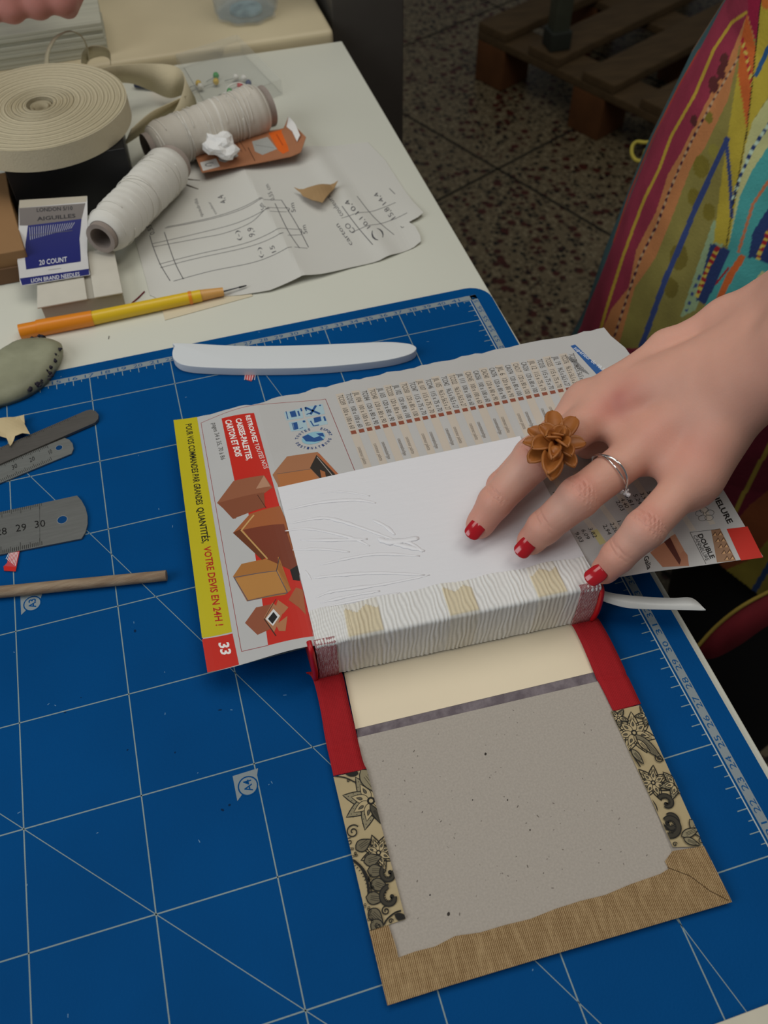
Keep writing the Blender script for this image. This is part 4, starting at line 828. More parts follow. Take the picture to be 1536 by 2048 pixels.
for i, (a, b) in enumerate((((345, 355, -.15), (402, 362, -.2)), ((350, 361, -.15), (397, 379, -.2)))):
    g = G(); g.tube([U(*a), U(*b)], [.09, .05], 8); o = g.build('bodkin', mat('bodkin_steel', '5E564C', .35, metallic=.6), None, smooth=True)
    tag(o, ('thin dark steel rod beside the white spool, the farther of two', 'thin dark steel rod beside the white spool, the nearer of two')[i], 'needle', 'two dark rods beside the spool')
# small white box and needle packet
sb = empty('small_card_box', (5.2, 66, TZ), 'small flat white cardboard box under the blue needle packet', 'box')
wc = mat('white_card', 'CFC9BA', .7, noise=.05)
g = G(); g.prism([(2.65, 63.7), (7.85, 63.6), (7.75, 68.4), (2.9, 68.6)], TZ+.02, .85); g.build('tray', mat('grey_card', 'A8A294', .8), sb, bevel=.05)
g = G(); g.prism([(2.45, 63.55), (5.65, 63.5), (5.6, 68.6), (2.7, 68.7)], .86, .98); g.build('lid_flap', wc, sb, bevel=.04)
g = G(); g.prism([(6.1, 63.5), (7.95, 63.45), (7.85, 68.5), (6.05, 68.6)], .86, .98); g.build('lid_flap', wc, sb, bevel=.04)
def pkz(x, y): return 1.04+.18*smooth01((y-65)/1.5)+2.0*max(0, (y-67.5)/7.0)**1.4-.0*x
s = Sheet(pkz, .04); NB = '24296E'
D = lambda x, y: (x/5.908, 370+y/5.908)
s.poly([D(235, 1105), D(1050, 990), D(1055, 1060), D(262, 1185)], NB, 1)
s.text('LION BRAND NEEDLES', D(370, 1155), D(945, 1075), D(366, 1110), 'D8D8DA', 2, bold=.01)
s.poly([D(300, 700), D(330, 480), D(965, 400), D(940, 640), D(955, 905), D(310, 1000), D(295, 880)], NB, 1)
s.text('20 COUNT', D(465, 950), D(795, 905), D(462, 890), 'D8D8DA', 2, bold=.01)
s.poly([D(225, 275), D(1010, 215), D(965, 400), D(330, 480), D(232, 480)], '77706C', .9)
s.text('LONDON 5/10', D(435, 320), D(860, 295), D(432, 275), '26242A', 2, bold=.02); s.text('AIGUILLES', D(440, 425), D(895, 385), D(436, 380), '26242A', 2, bold=.02)
s.poly([D(230, 180), D(1030, 130), D(1020, 200), D(222, 275)], 'B9B09E', 1.1)
for k in range(20): s.line([D(350+k*28, 500-k*3), D(360+k*25, 650-k*7)], .035, 'B9BABC', 2.4)
s.line([D(340, 600), D(860, 540)], .05, '5A5A66', 2.5); s.line([D(570, 1005), D(720, 985)], .07, 'A8A6A0', 1.5)
o = s.build('needle_packet', [D(222, 275), D(230, 180), D(1030, 130), D(1030, 560), D(1030, 800), D(1050, 990), D(1065, 1060), D(262, 1190), D(235, 1150), D(205, 900), D(215, 740)], 'D2D0CE', gloss_m, step=2, ystep=.15, lay_h=.006); tag(o, 'blue and white needle packet reading 20 COUNT', 'needle packet')
# boxes left
g = G(); g.prism([(1.8, 74.9), (10.15, 74.9), (10.15, 86.5), (1.45, 86.5)], TZ+.02, 4.36); o = g.build('black_box', mat('black_card', '141416', .45, noise=.2, nscale=30), bevel=.1); tag(o, 'matt black box carrying the big roll of cotton tape', 'box')
kb = empty('cardboard_box', (-3, 73, TZ), 'brown cardboard box at the left edge beside needle packet', 'box')
g = G(); g.prism([(-9, 68.6), (2.2, 68.6), (1.5, 74.6), (1.25, 78.6), (-9, 79)], TZ+.02, 2.0); g.build('body', mat('brown_card', '94704A', .8, noise=.06, nscale=20), kb, bevel=.08)
g = G(); g.prism([(-9, 68.55), (1.8, 68.55), (1.8, 68.4), (-9, 68.4)], TZ+.05, .9); g.build('flap', mat('brown_card_dark', '6E523A', .85), kb)
# roll of cotton tape
tapem = mat('cotton_tape', 'D2C6A6', .85, noise=.06, nscale=40, bump=.4, bscale=900)
rl = empty('cotton_tape_roll', (5.0, 79.7, 4.38), 'large cream cotton tape roll with loose tail on the black box', 'tape roll')
g = G(); n = 96; turns = 34; R0, R1 = .95, 6.15; zt, zb = 6.0, 4.4; prof = []
rrr = random.Random(2)
tone = []
Vv = []; 
K = turns*4
for k in range(K+1):
    f = k/K; r = R0+(R1-R0)*f; ph = k % 4; dz = (0, .0, -.05, -.05)[ph]*(1.9 if f < .28 else 1.0)
    if k == K: dz = -.05
    for j in range(n):
        q = 2*PI*j/n; ex = 1+.02*math.sin(q+1)*(1-f); Vv.append((5.0+r*ex*math.cos(q), 79.7+r*math.sin(q), zt+dz+.05*math.sin(q*1+f*8)*(1-f)*.5))
g.add(Vv, [(i*n+j, i*n+(j+1) % n, (i+1)*n+(j+1) % n, (i+1)*n+j) for i in range(K) for j in range(n)])
b0_ = len(g.v); rim = [(5.0+R1*math.cos(2*PI*j/n), 79.7+R1*math.sin(2*PI*j/n), z) for z in (zt-.06, zt-.6, zt-1.1, zb) for j in range(n)]
g.add(rim, [(i*n+j, i*n+(j+1) % n, (i+1)*n+(j+1) % n, (i+1)*n+j)[::-1] for i in range(3) for j in range(n)])
inn = [(5.0+R0*math.cos(2*PI*j/n), 79.7+R0*math.sin(2*PI*j/n), z) for z in (zt, zb) for j in range(n)]; g.add(inn, [(j, (j+1) % n, n+(j+1) % n, n+j) for j in range(n)])
rm = mat('wound_cotton', 'CBBFA0', .85, bump=.3, bscale=700); nt = rm.node_tree; tcn = nt.nodes.new('ShaderNodeTexCoord'); wv_ = nt.nodes.new('ShaderNodeTexWave'); wv_.wave_type = 'RINGS'; wv_.rings_direction = 'Z'
wv_.inputs['Scale'].default_value = 130; wv_.inputs['Distortion'].default_value = 1.2; wv_.inputs['Detail'].default_value = 3; wv_.inputs['Detail Scale'].default_value = .6; nt.links.new(tcn.outputs['Object'], wv_.inputs[0])
mxn = nt.nodes.new('ShaderNodeMix'); mxn.data_type = 'RGBA'; nt.links.new(wv_.outputs['Fac'], mxn.inputs[0]); mxn.inputs[6].default_value = lin('B3A88C'); mxn.inputs[7].default_value = lin('CDC2A5'); nt.links.new(mxn.outputs[2], nt.nodes['Principled BSDF'].inputs['Base Color'])
bpn = nt.nodes['Bump']; bp2 = nt.nodes.new('ShaderNodeBump'); bp2.inputs['Strength'].default_value = .8; bp2.inputs['Distance'].default_value = .0006; nt.links.new(wv_.outputs['Fac'], bp2.inputs['Height']); nt.links.new(bpn.outputs[0], bp2.inputs['Normal']); nt.links.new(bp2.outputs[0], nt.nodes['Principled BSDF'].inputs['Normal'])
g.build('wound_tape', rm, rl, smooth=True, ang=.6)
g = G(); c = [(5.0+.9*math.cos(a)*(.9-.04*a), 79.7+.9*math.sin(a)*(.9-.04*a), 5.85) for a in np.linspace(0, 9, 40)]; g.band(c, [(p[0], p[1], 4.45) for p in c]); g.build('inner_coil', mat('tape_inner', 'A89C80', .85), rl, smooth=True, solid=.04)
def ribbon(name, tops, bots, m=tapem, parent=rl):
    g = G(); t = cat_rom([U(*q) for q in tops], 10); b = cat_rom([U(*q) for q in bots], 10); g.band(t, b); return g.build(name, m, parent, smooth=True, solid=.06)
ribbon('tape_tail', [(190, 140, 4.6), (230, 131, 3.9), (300, 127, 3.2), (350, 132, 2.8), (369, 152, 2.6), (367, 182, 2.5), (350, 222, 2.4), (325, 244, 2.4), (298, 258, 3.0)], [(215, 165, 2.4), (262, 166, 1.6), (300, 180, .9), (340, 196, .5), (380, 185, .3), (393, 205, .2), (388, 225, .2), (360, 250, .3), (320, 268, 1.3)])
ribbon('tape_tail', [(262, 258, 2.9), (300, 225, 2.6), (340, 205, 2.4), (372, 190, 2.2)], [(248, 290, 1.4), (290, 262, .9), (325, 235, .4), (355, 222, .1)])
ribbon('tape_tail', [(97, 131, 3.0), (98, 105, 4.6), (112, 78, 5.9), (135, 63, 6.5), (160, 68, 6.0), (175, 92, 4.6), (180, 120, 2.8)], [(88, 131, 1.2), (92, 102, 3.1), (108, 74, 4.9), (140, 61, 5.6), (165, 75, 5.0), (174, 98, 3.2), (176, 122, 1.2)])
ribbon('tape_tail', [(162, 126, 2.4), (165, 104, 3.6), (182, 92, 4.3), (205, 92, 4.2), (219, 102, 3.5), (222, 122, 2.4)], [(172, 128, .8), (180, 118, 1.6), (196, 112, 2.0), (210, 112, 2.0), (220, 118, 1.5), (222, 130, .8)])
mk_ = empty('marker_pen', (*U(312, 172, TZ)[:2], TZ), 'blue and red pen lying inside the cotton tape loop', 'pen')
for nm, a, b, m, r in (('cap', (270, 168), (305, 171), mat('pen_blue', '27304F', .4), .30), ('barrel', (304, 171), (345, 175), mat('pen_red', 'B5432F', .4), .32), ('tip', (344, 175), (356, 176), mat('pen_crimson', '8E1F2C', .4), .26), ('ferrule', (355, 176), (372, 178), mat('pen_grey', '7A7060', .4), .24)):
    g = G(); g.tube([U(*a, .1), U(*b, .1)], r, 12); g.build(nm, m, mk_, smooth=True, ang=.8)
# ------------------------------------------------------------------ on the beige table
ps = empty('paper_stack', (-6, 115, .5), 'stack of pale ribbed paper sheets on the beige table at top left', 'paper stack')
pm2 = mat('ribbed_sheets', 'BDBCAA', .75, noise=.18, nscale=9, stretch=(.6, 14, 14), bump=.5, bscale=20)
zq = .52
for k in range(9):
    g = G(); dx, dy = rr.uniform(-.12, .12), rr.uniform(-.12, .12); h = .31; q = [(-25, 97.8+dy), (10.25+dx, 97.9+dy), (10.35+dx, 103+dy), (9.2+dx, 108), (8.4+dx, 125), (-25, 125)]
    g.prism(q, zq, zq+h); g.build('sheet', pm2, ps, bevel=.04); zq += h+.002
gl = U(498, 38, .5)
cup = empty('water_cup', (gl[0], gl[1]+1.2, .5), 'clear plastic cup with blue tinted water on the beige table', 'cup')
cxy = (gl[0], gl[1]+1.2)
def lathe(name, prof, m, n=40, wob=0):
    g = G(); v = []
    for r, z in prof:
        for j in range(n):
            q = 2*PI*j/n; rr_ = r*(1+wob*math.sin(q*9+z*2)); v.append((cxy[0]+rr_*math.cos(q), cxy[1]+rr_*math.sin(q), z))
    k = len(prof); g.add(v, [(i*n+j, i*n+(j+1) % n, (i+1)*n+(j+1) % n, (i+1)*n+j) for i in range(k-1) for j in range(n)]+[tuple(range(n))[::-1]]+([tuple(range((k-1)*n, k*n))])); return g.build(name, m, cup, smooth=True, ang=1.0)
cpm = mat('cup_plastic', 'EEF4F4', .05, alpha=.16, spec=1, bump=1, bscale=90)
lathe('cup_wall', [(2.4, .52), (2.9, .65), (3.0, 1.3), (3.15, 3), (3.3, 6), (3.5, 9), (3.42, 9), (3.22, 6), (3.07, 3), (2.92, 1.3), (2.8, .8), (2.2, .7)], cpm, wob=.05)
lathe('water', [(2.1, .72), (2.75, .84), (2.85, 1.4), (3.0, 3.2)], mat('water', 'C4DDE4', .04, alpha=.22, spec=1, bump=1, bscale=60), wob=.03)
lathe('blue_base', [(1.3, .735), (1.6, .8), (1.5, 1.05), (.5, 1.2)], mat('blue_tint', '2F6E88', .2, col2='8FB6C4', nscale=90, alpha=.85))
# ------------------------------------------------------------------ people
def sdf_mesh(prims, lo, hi, h, disp=None):
    """one continuous skin: rounded cones melted together, then meshed (surface nets)"""
    lo = np.array(lo, float); n = np.ceil((np.array(hi)-lo)/h).astype(int)+1
    D_ = np.full(n, 9.0, np.float32)
    ax = [lo[i]+h*np.arange(n[i]) for i in range(3)]
    for a, b, ra, rb, k, grp in prims:
        a, b = np.array(a, float), np.array(b, float); m_ = max(ra, rb)+k+3*h+.4
        s0 = np.maximum(((np.minimum(a, b)-m_-lo)/h).astype(int), 0); s1 = np.minimum(((np.maximum(a, b)+m_-lo)/h).astype(int)+1, n)
        if (s1 <= s0).any(): continue
        X, Y, Z = np.meshgrid(ax[0][s0[0]:s1[0]], ax[1][s0[1]:s1[1]], ax[2][s0[2]:s1[2]], indexing='ij')
        ba = b-a; L2 = max(float(ba@ba), 1e-9); t = ((X-a[0])*ba[0]+(Y-a[1])*ba[1]+(Z-a[2])*ba[2])/L2; t = np.clip(t, 0, 1)
        d = np.sqrt((X-a[0]-t*ba[0])**2+(Y-a[1]-t*ba[1])**2+(Z-a[2]-t*ba[2])**2)-(ra+(rb-ra)*t)
        sl = (slice(s0[0], s1[0]), slice(s0[1], s1[1]), slice(s0[2], s1[2])); o = D_[sl]
        if grp == 'cut':
            hh = np.maximum(k-np.abs(o+d), 0)/k; D_[sl] = np.maximum(o, -d)+hh*hh*k*.25
        else:
            hh = np.maximum(k-np.abs(o-d), 0)/k; D_[sl] = np.minimum(o, d)-hh*hh*k*.25
    # surface nets
    s = D_ < 0; c = np.zeros(tuple(n-1), int); cs = [s[i:n[0]-1+i, j:n[1]-1+j, k:n[2]-1+k] for i in (0, 1) for j in (0, 1) for k in (0, 1)]
    cnt = sum(q.astype(int) for q in cs); cell = (cnt > 0) & (cnt < 8); idx = -np.ones(cell.shape, int); I = np.argwhere(cell); idx[cell] = np.arange(len(I))
    acc = np.zeros((len(I), 3)); w = np.zeros(len(I))
    cor = [(i, j, k) for i in (0, 1) for j in (0, 1) for k in (0, 1)]
    for p in cor:
        for axi in range(3):
            if p[axi]: continue
            q = list(p); q[axi] = 1; dp = D_[I[:, 0]+p[0], I[:, 1]+p[1], I[:, 2]+p[2]]; dq = D_[I[:, 0]+q[0], I[:, 1]+q[1], I[:, 2]+q[2]]
            mk = (dp < 0) != (dq < 0); t = np.where(mk, dp/np.where(mk, dp-dq, 1), 0); pos = np.array(p, float)[None]+t[:, None]*(np.array(q)-np.array(p))[None]
            acc[mk] += pos[mk]; w[mk] += 1
    V = lo+h*(I+acc/w[:, None]); F = []
    for axi in range(3):
        b_, c_ = (axi+1) % 3, (axi+2) % 3; sl0 = [slice(None)]*3; sl1 = [slice(None)]*3; sl0[axi] = slice(0, -1); sl1[axi] = slice(1, None)
        e = s[tuple(sl0)] != s[tuple(sl1)]; E = np.argwhere(e); E = E[(E[:, b_] > 0) & (E[:, c_] > 0) & (E[:, b_] < n[b_]-1) & (E[:, c_] < n[c_]-1)]
        q = []
        for db, dc in ((-1, -1), (0, -1), (0, 0), (-1, 0)):
            J = E.copy(); J[:, b_] += db; J[:, c_] += dc; q.append(idx[J[:, 0], J[:, 1], J[:, 2]])
        Q_ = np.stack(q, 1); fl_ = ~s[E[:, 0], E[:, 1], E[:, 2]]; Q_[fl_] = Q_[fl_][:, ::-1]; F.append(Q_)
    F = np.concatenate(F); F = F[(F >= 0).all(1)]
    return V, F
J = dict(ar=np.array([50.5, 40.5, 19.5]), fa=U(1640, 632, 13.2), wr=U(1508, 722, 10.2),
         m0=U(1225, 808, 7.0), m1=U(1066, 922, 6.5), m2=U(990, 1004, 5.0), m3=U(962, 1046, 4.1),
         r0=U(1300, 885, 7.1), r1=U(1156, 996, 6.5), r2=U(1088, 1055, 5.1), r3=U(1064, 1080, 4.15),
         p0=U(1385, 955, 7.0), p1=U(1288, 1060, 6.3), p2=U(1235, 1113, 5.0), p3=U(1212, 1138, 4.15),
         i0=U(1176, 808, 6.5), i1=U(1064, 912, 5.1), i2=U(1004, 972, 4.3), i3=U(990, 1008, 4.1),
         t0=U(1440, 730, 8.2), t1=U(1330, 790, 6.2), t2=U(1240, 850, 4.9), t3=U(1175, 890, 4.3))
P_ = []
def seg(a, b, ra, rb, k=.25): P_.append((J[a] if isinstance(a, str) else a, J[b] if isinstance(b, str) else b, ra, rb, k, ''))
up_ = np.array([0, 0, 1.])
# fingers first, kept apart by a small melt
fing = []
for f, sc_ in (('m', 1.0), ('r', .98), ('p', .93), ('i', .92)):
    seg(f+'0', f+'1', 1.0*sc_, .93*sc_, .22); seg(f+'1', f+'2', .95*sc_, .80*sc_, .22)
    tip = J[f+'3']; seg(f+'2', tip, .82*sc_, .68*sc_, .2)
    d = J[f+'3']-J[f+'2']; d /= np.linalg.norm(d); seg(tip, tip+d*.18, .66*sc_, .62*sc_, .15)
    seg(J[f+'1']+up_*.12, J[f+'1']+up_*.13, .86*sc_, .86*sc_, .3)
def mid(a, b, t): return J[a]*(1-t)+J[b]*t
# back of hand
for f, ra in (('m', 1.05), ('r', 1.05), ('p', 1.0), ('i', 1.0)):
    seg('wr', f+'0', 1.75, ra, .9)
    seg(mid('wr', f+'0', .3)-up_*.9, J[f+'0']-up_*.75, 1.3, .95, .9)
    k_ = J[f+'0']; seg(k_+up_*.12, k_+up_*.14, .85, .85, .5)
seg('m0', 'i0', .9, .9, .5); seg('m0', 'r0', .95, .95, .5); seg('r0', 'p0', .9, .9, .5)
for a, b in (('m', 'r'), ('i', 'm')): seg(mid(a+'0', a+'1', .22), mid(b+'0', b+'1', .22), .55, .55, .5)
seg(mid('r0', 'r1', .08), mid('p0', 'p1', .06), .6, .6, .5)
seg(mid('wr', 'p0', .2), mid('wr', 'p0', .9)+np.array([.1, -.1, -.5]), 1.35, .95, .8)
# wrist and forearm
seg(U(1222, 762, 7.75), U(1330, 690, 8.9), .55, .6, .5); seg(U(1330, 690, 8.9), U(1450, 632, 10.5), .6, .7, .7); seg(U(1450, 632, 10.5), U(1600, 560, 13.0), .7, 1.0, .9); seg(U(1260, 800, 8.0), U(1420, 700, 10.1), .5, .6, .6)
wd_ = np.cross(J['fa']-J['wr'], up_); wd_ /= np.linalg.norm(wd_)
seg(J['wr']+wd_*1.35, J['fa']+wd_*1.4, 1.75, 1.95, .9); seg(J['wr']-wd_*1.35, J['fa']-wd_*1.4, 1.75, 1.95, .9); seg(J['fa']+wd_*1.2, J['ar']+wd_*.8, 1.95, 3.2, 1.0); seg(J['fa']-wd_*1.2, J['ar']-wd_*.8, 1.95, 3.2, 1.0)
# thumb tucked under the palm
seg('t0', 't1', 1.5, 1.3, .7); seg('t1', 't2', 1.15, .95, .4); seg('t2', 't3', .9, .72, .3)
V, F = sdf_mesh(P_, (19.5, 29, 2.9), (52.5, 47, 23), .13)
Vz = V.copy()
lim = 3.40                                            # pads press flat on the paper
V[:, 2] = np.where((V[:, 0] < 30) & (V[:, 2] < lim), lim-.0*(lim-V[:, 2]), V[:, 2])
def skin():
    m = mat('skin', 'C58F7C', .48, sss=.25, spec=.35); nt = m.node_tree; N = nt.nodes; L = nt.links; b = N['Principled BSDF']
    at = N.new('ShaderNodeAttribute'); at.attribute_name = 'Col'
    tc = N.new('ShaderNodeTexCoord'); nz = N.new('ShaderNodeTexNoise'); nz.inputs['Scale'].default_value = 90; nz.inputs['Detail'].default_value = 3; L.new(tc.outputs['Object'], nz.inputs[0])
    mr = N.new('ShaderNodeMapRange'); mr.inputs[3].default_value = .93; mr.inputs[4].default_value = 1.06; L.new(nz.outputs[0], mr.inputs[0])
    mx = N.new('ShaderNodeMix'); mx.data_type = 'RGBA'; mx.blend_type = 'MULTIPLY'; mx.inputs[0].default_value = 1; L.new(at.outputs[0], mx.inputs[6]); L.new(mr.outputs[0], mx.inputs[7]); L.new(mx.outputs[2], b.inputs['Base Color'])
    n2 = N.new('ShaderNodeTexVoronoi'); n2.inputs['Scale'].default_value = 900; L.new(tc.outputs['Object'], n2.inputs[0])
    a2 = N.new('ShaderNodeAttribute'); a2.attribute_name = 'crease'
    ad = N.new('ShaderNodeMath'); ad.operation = 'MULTIPLY_ADD'; L.new(n2.outputs[0], ad.inputs[0]); ad.inputs[1].default_value = .06; L.new(a2.outputs[2], ad.inputs[2])
    bp = N.new('ShaderNodeBump'); bp.inputs['Strength'].default_value = .5; bp.inputs['Distance'].default_value = .0012; L.new(ad.outputs[0], bp.inputs['Height']); L.new(bp.outputs[0], b.inputs['Normal'])
    return m
skm = skin()
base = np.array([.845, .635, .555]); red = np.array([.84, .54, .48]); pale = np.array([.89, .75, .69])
C = np.tile(base, (len(V), 1))
def blot(p, r, col, a):
    w = a*np.exp(-(np.linalg.norm(V-np.array(p), axis=1)/r)**2)[:, None]; C[:] = C*(1-w)+np.array(col)*w
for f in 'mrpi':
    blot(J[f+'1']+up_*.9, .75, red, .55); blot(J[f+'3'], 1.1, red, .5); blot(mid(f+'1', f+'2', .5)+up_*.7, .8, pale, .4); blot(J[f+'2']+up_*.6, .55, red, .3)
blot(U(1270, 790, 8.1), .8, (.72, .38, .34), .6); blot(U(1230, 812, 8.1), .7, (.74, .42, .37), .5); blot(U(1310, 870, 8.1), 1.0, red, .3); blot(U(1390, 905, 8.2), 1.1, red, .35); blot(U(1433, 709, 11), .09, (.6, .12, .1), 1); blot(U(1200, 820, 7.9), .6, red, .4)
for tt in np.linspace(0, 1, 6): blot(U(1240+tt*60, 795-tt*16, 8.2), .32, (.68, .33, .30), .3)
skin_o_cols = C
person = empty('person', (62, 55, FZ), 'person in multicoloured appliqué dress pressing a hand flat on the book', 'person')
body = obj('body', V, F.tolist(), skm, person, smooth=True, cols=C)
cr_ = np.zeros(len(V))
def crease(j, ax_, offs, amp, rad, w=.07):
    p = J[j]+up_*.6; d = V-p; a = ax_/np.linalg.norm(ax_); s_ = d@a; m_ = np.exp(-(np.linalg.norm(d, axis=1)/rad)**2)
    for o_ in offs: cr_[:] -= amp*m_*np.exp(-((s_-o_)/w)**2)
for f in 'mrpi':
    crease(f+'1', J[f+'2']-J[f+'0'], (-.27, .0, .27), 1.6, .7, .07); crease(f+'2', J[f+'3']-J[f+'1'], (-.1, .14), 1.4, .5, .065)
at = body.data.attributes.new('crease', 'FLOAT', 'POINT'); at.data.foreach_set('value', cr_.astype(np.float32))
nail_m = mat('red_nail_polish', 'B31420', .16, spec=.6, coat=.6)
def nail(f, cut, free, wid=.47, ln=.95):
    tip = J[f+'3']; zc = tip[2]+.62; A_ = U(cut[0], cut[1], zc); B_ = U(free[0], free[1], zc-.42); a = B_-A_; a /= np.linalg.norm(a)
    n = (A_+B_)/2-tip; n = n-(n@a)*a; n /= np.linalg.norm(n); b = np.cross(a, n); Mc = (A_+B_)/2; r = .60
    g = G(); nu, nv = 16, 14
    def pt(u, v):                # u across -1..1, v 0 cuticle .. 1 tip
        wv = wid*(1-.10*abs(v-.45))*(math.sqrt(max(0, 1-((v-.70)/.31)**2)) if v > .70 else 1)*(1-.3*max(0, (.3-v)/.3)**2)
        s_ = u*wv/r*.95; al = (v-.5)*ln; bend = .30*al*al
        return Mc-n*r+a*al+n*(r*math.cos(s_)-bend)+b*r*math.sin(s_)
    vs = [pt(-1+2*i/nu, .02+.98*j/nv) for j in range(nv+1) for i in range(nu+1)]
    g.add(vs, [(j*(nu+1)+i, j*(nu+1)+i+1, (j+1)*(nu+1)+i+1, (j+1)*(nu+1)+i) for j in range(nv) for i in range(nu)])
    o = g.build('fingernail', nail_m, person, smooth=True, solid=.06); o['label'] = 'glossy red painted fingernail'; return o
nail('m', (962, 1043), (937, 1075)); nail('r', (1061, 1083), (1037, 1109)); nail('p', (1206, 1140), (1174, 1162))
# rings
leather = mat('tan_leather', 'A8662E', .42, noise=.12, nscale=50, spec=.45, bump=.15, bscale=300)
fr = empty('flower_ring', J['m0']*.55+J['m1']*.45, 'ring with tan leather flower worn on the finger', 'ring')
def torus(name, c, ax_, R_, r, m, parent, wav=0):
    ax_ = ax_/np.linalg.norm(ax_); w1 = np.cross(ax_, up_); w1 /= np.linalg.norm(w1); w2 = np.cross(w1, ax_); g = G(); n = 60
    pts = [c+R_*(math.cos(q)*w1+math.sin(q)*w2)+ax_*wav*math.sin(q*2+.6) for q in [2*PI*i/n for i in range(n+1)]]; g.tube(pts, r, 10, cap=False); return g.build(name, m, parent, smooth=True, weld=True)
ca = J['m0']*.27+J['m1']*.73
torus('ring_band', ca, J['m1']-J['m0'], .99, .07, mat('ring_brass', '8A6A3A', .3, metallic=.9), fr)
FCn = U(1112, 893, 7.9)
def petal3(tip, zc, zt_, w, curl=.25, base=None, thick=.07):
    B = np.array(base if base is not None else FCn); B = B.copy(); B[2] = zc; T = U(tip[0], tip[1], zt_); a = T-B; L_ = np.linalg.norm(a); a /= L_
    b = np.cross(a, up_); b /= np.linalg.norm(b); n = np.cross(b, a); g = G(); nu, nv = 10, 14; vs = []
    for j in range(nv+1):
        v = j/nv; ww = w*(.35+.65*math.sin(PI*min(v/.62, 1)/2))*(math.sqrt(max(0, 1-((v-.62)/.385)**2)) if v > .62 else 1)
        for i in range(nu+1):
            u = -1+2*i/nu; vs.append(B+a*L_*v+b*ww*u+n*(curl*(abs(u)**2)*ww*.9+.20*L_*v*(1-v)-.06*v))
    g.add(vs, [(j*(nu+1)+i, j*(nu+1)+i+1, (j+1)*(nu+1)+i+1, (j+1)*(nu+1)+i) for j in range(nv) for i in range(nu)])
    return g.build('petal', leather, flw, smooth=True, solid=thick)
g = G(); bc = U(1110, 903, 8.9); g.tube([bc-up_*.7, bc-up_*.3, bc, bc+up_*.18, bc+up_*.27], [.2, .3, .29, .2, .05], 16); flw = g.build('flower', leather, fr, smooth=True)
for tip, w in (((1104, 821), .34), ((1151, 834), .33), ((1056, 857), .33), ((1046, 884), .30), ((1172, 886), .33), ((1057, 924), .36), ((1103, 960), .33), ((1149, 934), .30)): petal3(tip, 7.75, 8.1, w*1.3, .45, thick=.1)
for tip, w in (((1078, 850), .34), ((1064, 896), .38), ((1095, 948), .36), ((1133, 852), .36), ((1143, 912), .30)): petal3(tip, 8.0, 8.6, w*1.3, .6, thick=.1)
for tip, w in (((1092, 872), .32), ((1128, 868), .32), ((1136, 893), .28), ((1104, 918), .25)): petal3(tip, 8.15, 9.05, w*1.2, .9, thick=.1)
silver = mat('polished_silver', 'E3E3E0', .12, metallic=1)
sr = empty('silver_ring', J['r0']*.66+J['r1']*.34, 'thin wavy silver ring with small stones on the finger', 'ring')
cr = J['r0']*.44+J['r1']*.56; raxis = J['r1']-J['r0']
sband = torus('ring_band', cr, raxis, 1.06, .055, silver, sr, .10); torus('ring_band', cr+raxis/np.linalg.norm(raxis)*.10, raxis, 1.03, .035, silver, sr, -.06)
st = U(1250, 986, 6.3)
for k, (dx, dy) in enumerate(((0, 0), (.14, .12), (-.12, .14), (.1, -.14))):
    bm = bmesh.new(); bmesh.ops.create_icosphere(bm, subdivisions=1, radius=.12); g = G(); g.add([(st[0]+dx+v.co.x, st[1]+dy+v.co.y, st[2]+v.co.z) for v in bm.verts], [tuple(v.index for v in f.verts) for f in bm.faces]); bm.free(); g.build('stone', mat('ring_stone', 'EDEEF0', .05, spec=1, metallic=.3), sband)
# dress: flared body of revolution around the standing person, appliqué stripes as cloth colour
AX = np.array([66., 66.])
zr_ = [(-42, 22.0), (-35, 20.8), (-22.6, 18.3), (-15, 17.7), (-3.5, 16.2), (4.2, 14.6), (9, 13.0), (20, 12.6), (34, 14.5), (46, 16.5), (54, 13), (58, 7)]
zs = np.concatenate([np.linspace(-40, 20, 380), np.linspace(20, 57, 34)[1:]]); rad = np.interp(zs, [a for a, b in zr_], [b for a, b in zr_])
nth = 620; th = np.radians(np.concatenate([np.linspace(140, 306, 561), np.linspace(306, 500, 61)[1:-1]])); nth = len(th)
T_, Zg = np.meshgrid(th, zs); Rg = np.repeat(rad[:, None], nth, 1)*(1+.012*np.sin(T_*9+Zg*.03)*np.clip((10-Zg)/40, 0, 1))
XY = AX[None, None]+np.stack([Rg*np.cos(T_), Rg*np.sin(T_)], -1); VV = np.concatenate([XY, Zg[..., None]], -1).reshape(-1, 3)
pp = prj(VV); nrm = np.stack([np.cos(T_), np.sin(T_), 0*T_], -1).reshape(-1, 3); facing = ((CC-VV)*nrm).sum(1) > 0
def h2(c): return np.array([int(c[i:i+2], 16)/255 for i in (0, 2, 4)])
CR_, OR, OL, YL, LY, TQ, NV, BLU, TE = '9C344A', 'C98450', '968B48', 'C4AE3C', 'CACA8C', '4FA8A4', '2A3E70', '3A4C84', '456468'
stripes = [CR_, OR, OL, YL, TQ, LY, NV, OR]; CCd = np.array([h2(stripes[int(x)]) for x in ((T_.reshape(-1)/(2*PI)*24+Zg.reshape(-1)*.02) % 8)])
K4 = lambda pts: np.array([(1100+x/3.303, y/3.303) for x, y in pts])
def inpoly(P, poly):
    x, y = P[:, 0], P[:, 1]; r = np.zeros(len(P), bool); n = len(poly)
    for i in range(n):
        x0, y0 = poly[i]; x1, y1 = poly[(i+1) % n]
        if y0 == y1: continue
        r ^= ((y0 > y) != (y1 > y)) & (x < (x1-x0)*(y-y0)/(y1-y0)+x0)
    return r
def fillp(pts, col, k4=True): 
    m_ = facing & inpoly(pp, K4(pts) if k4 else np.array(pts)); CCd[m_] = h2(col)
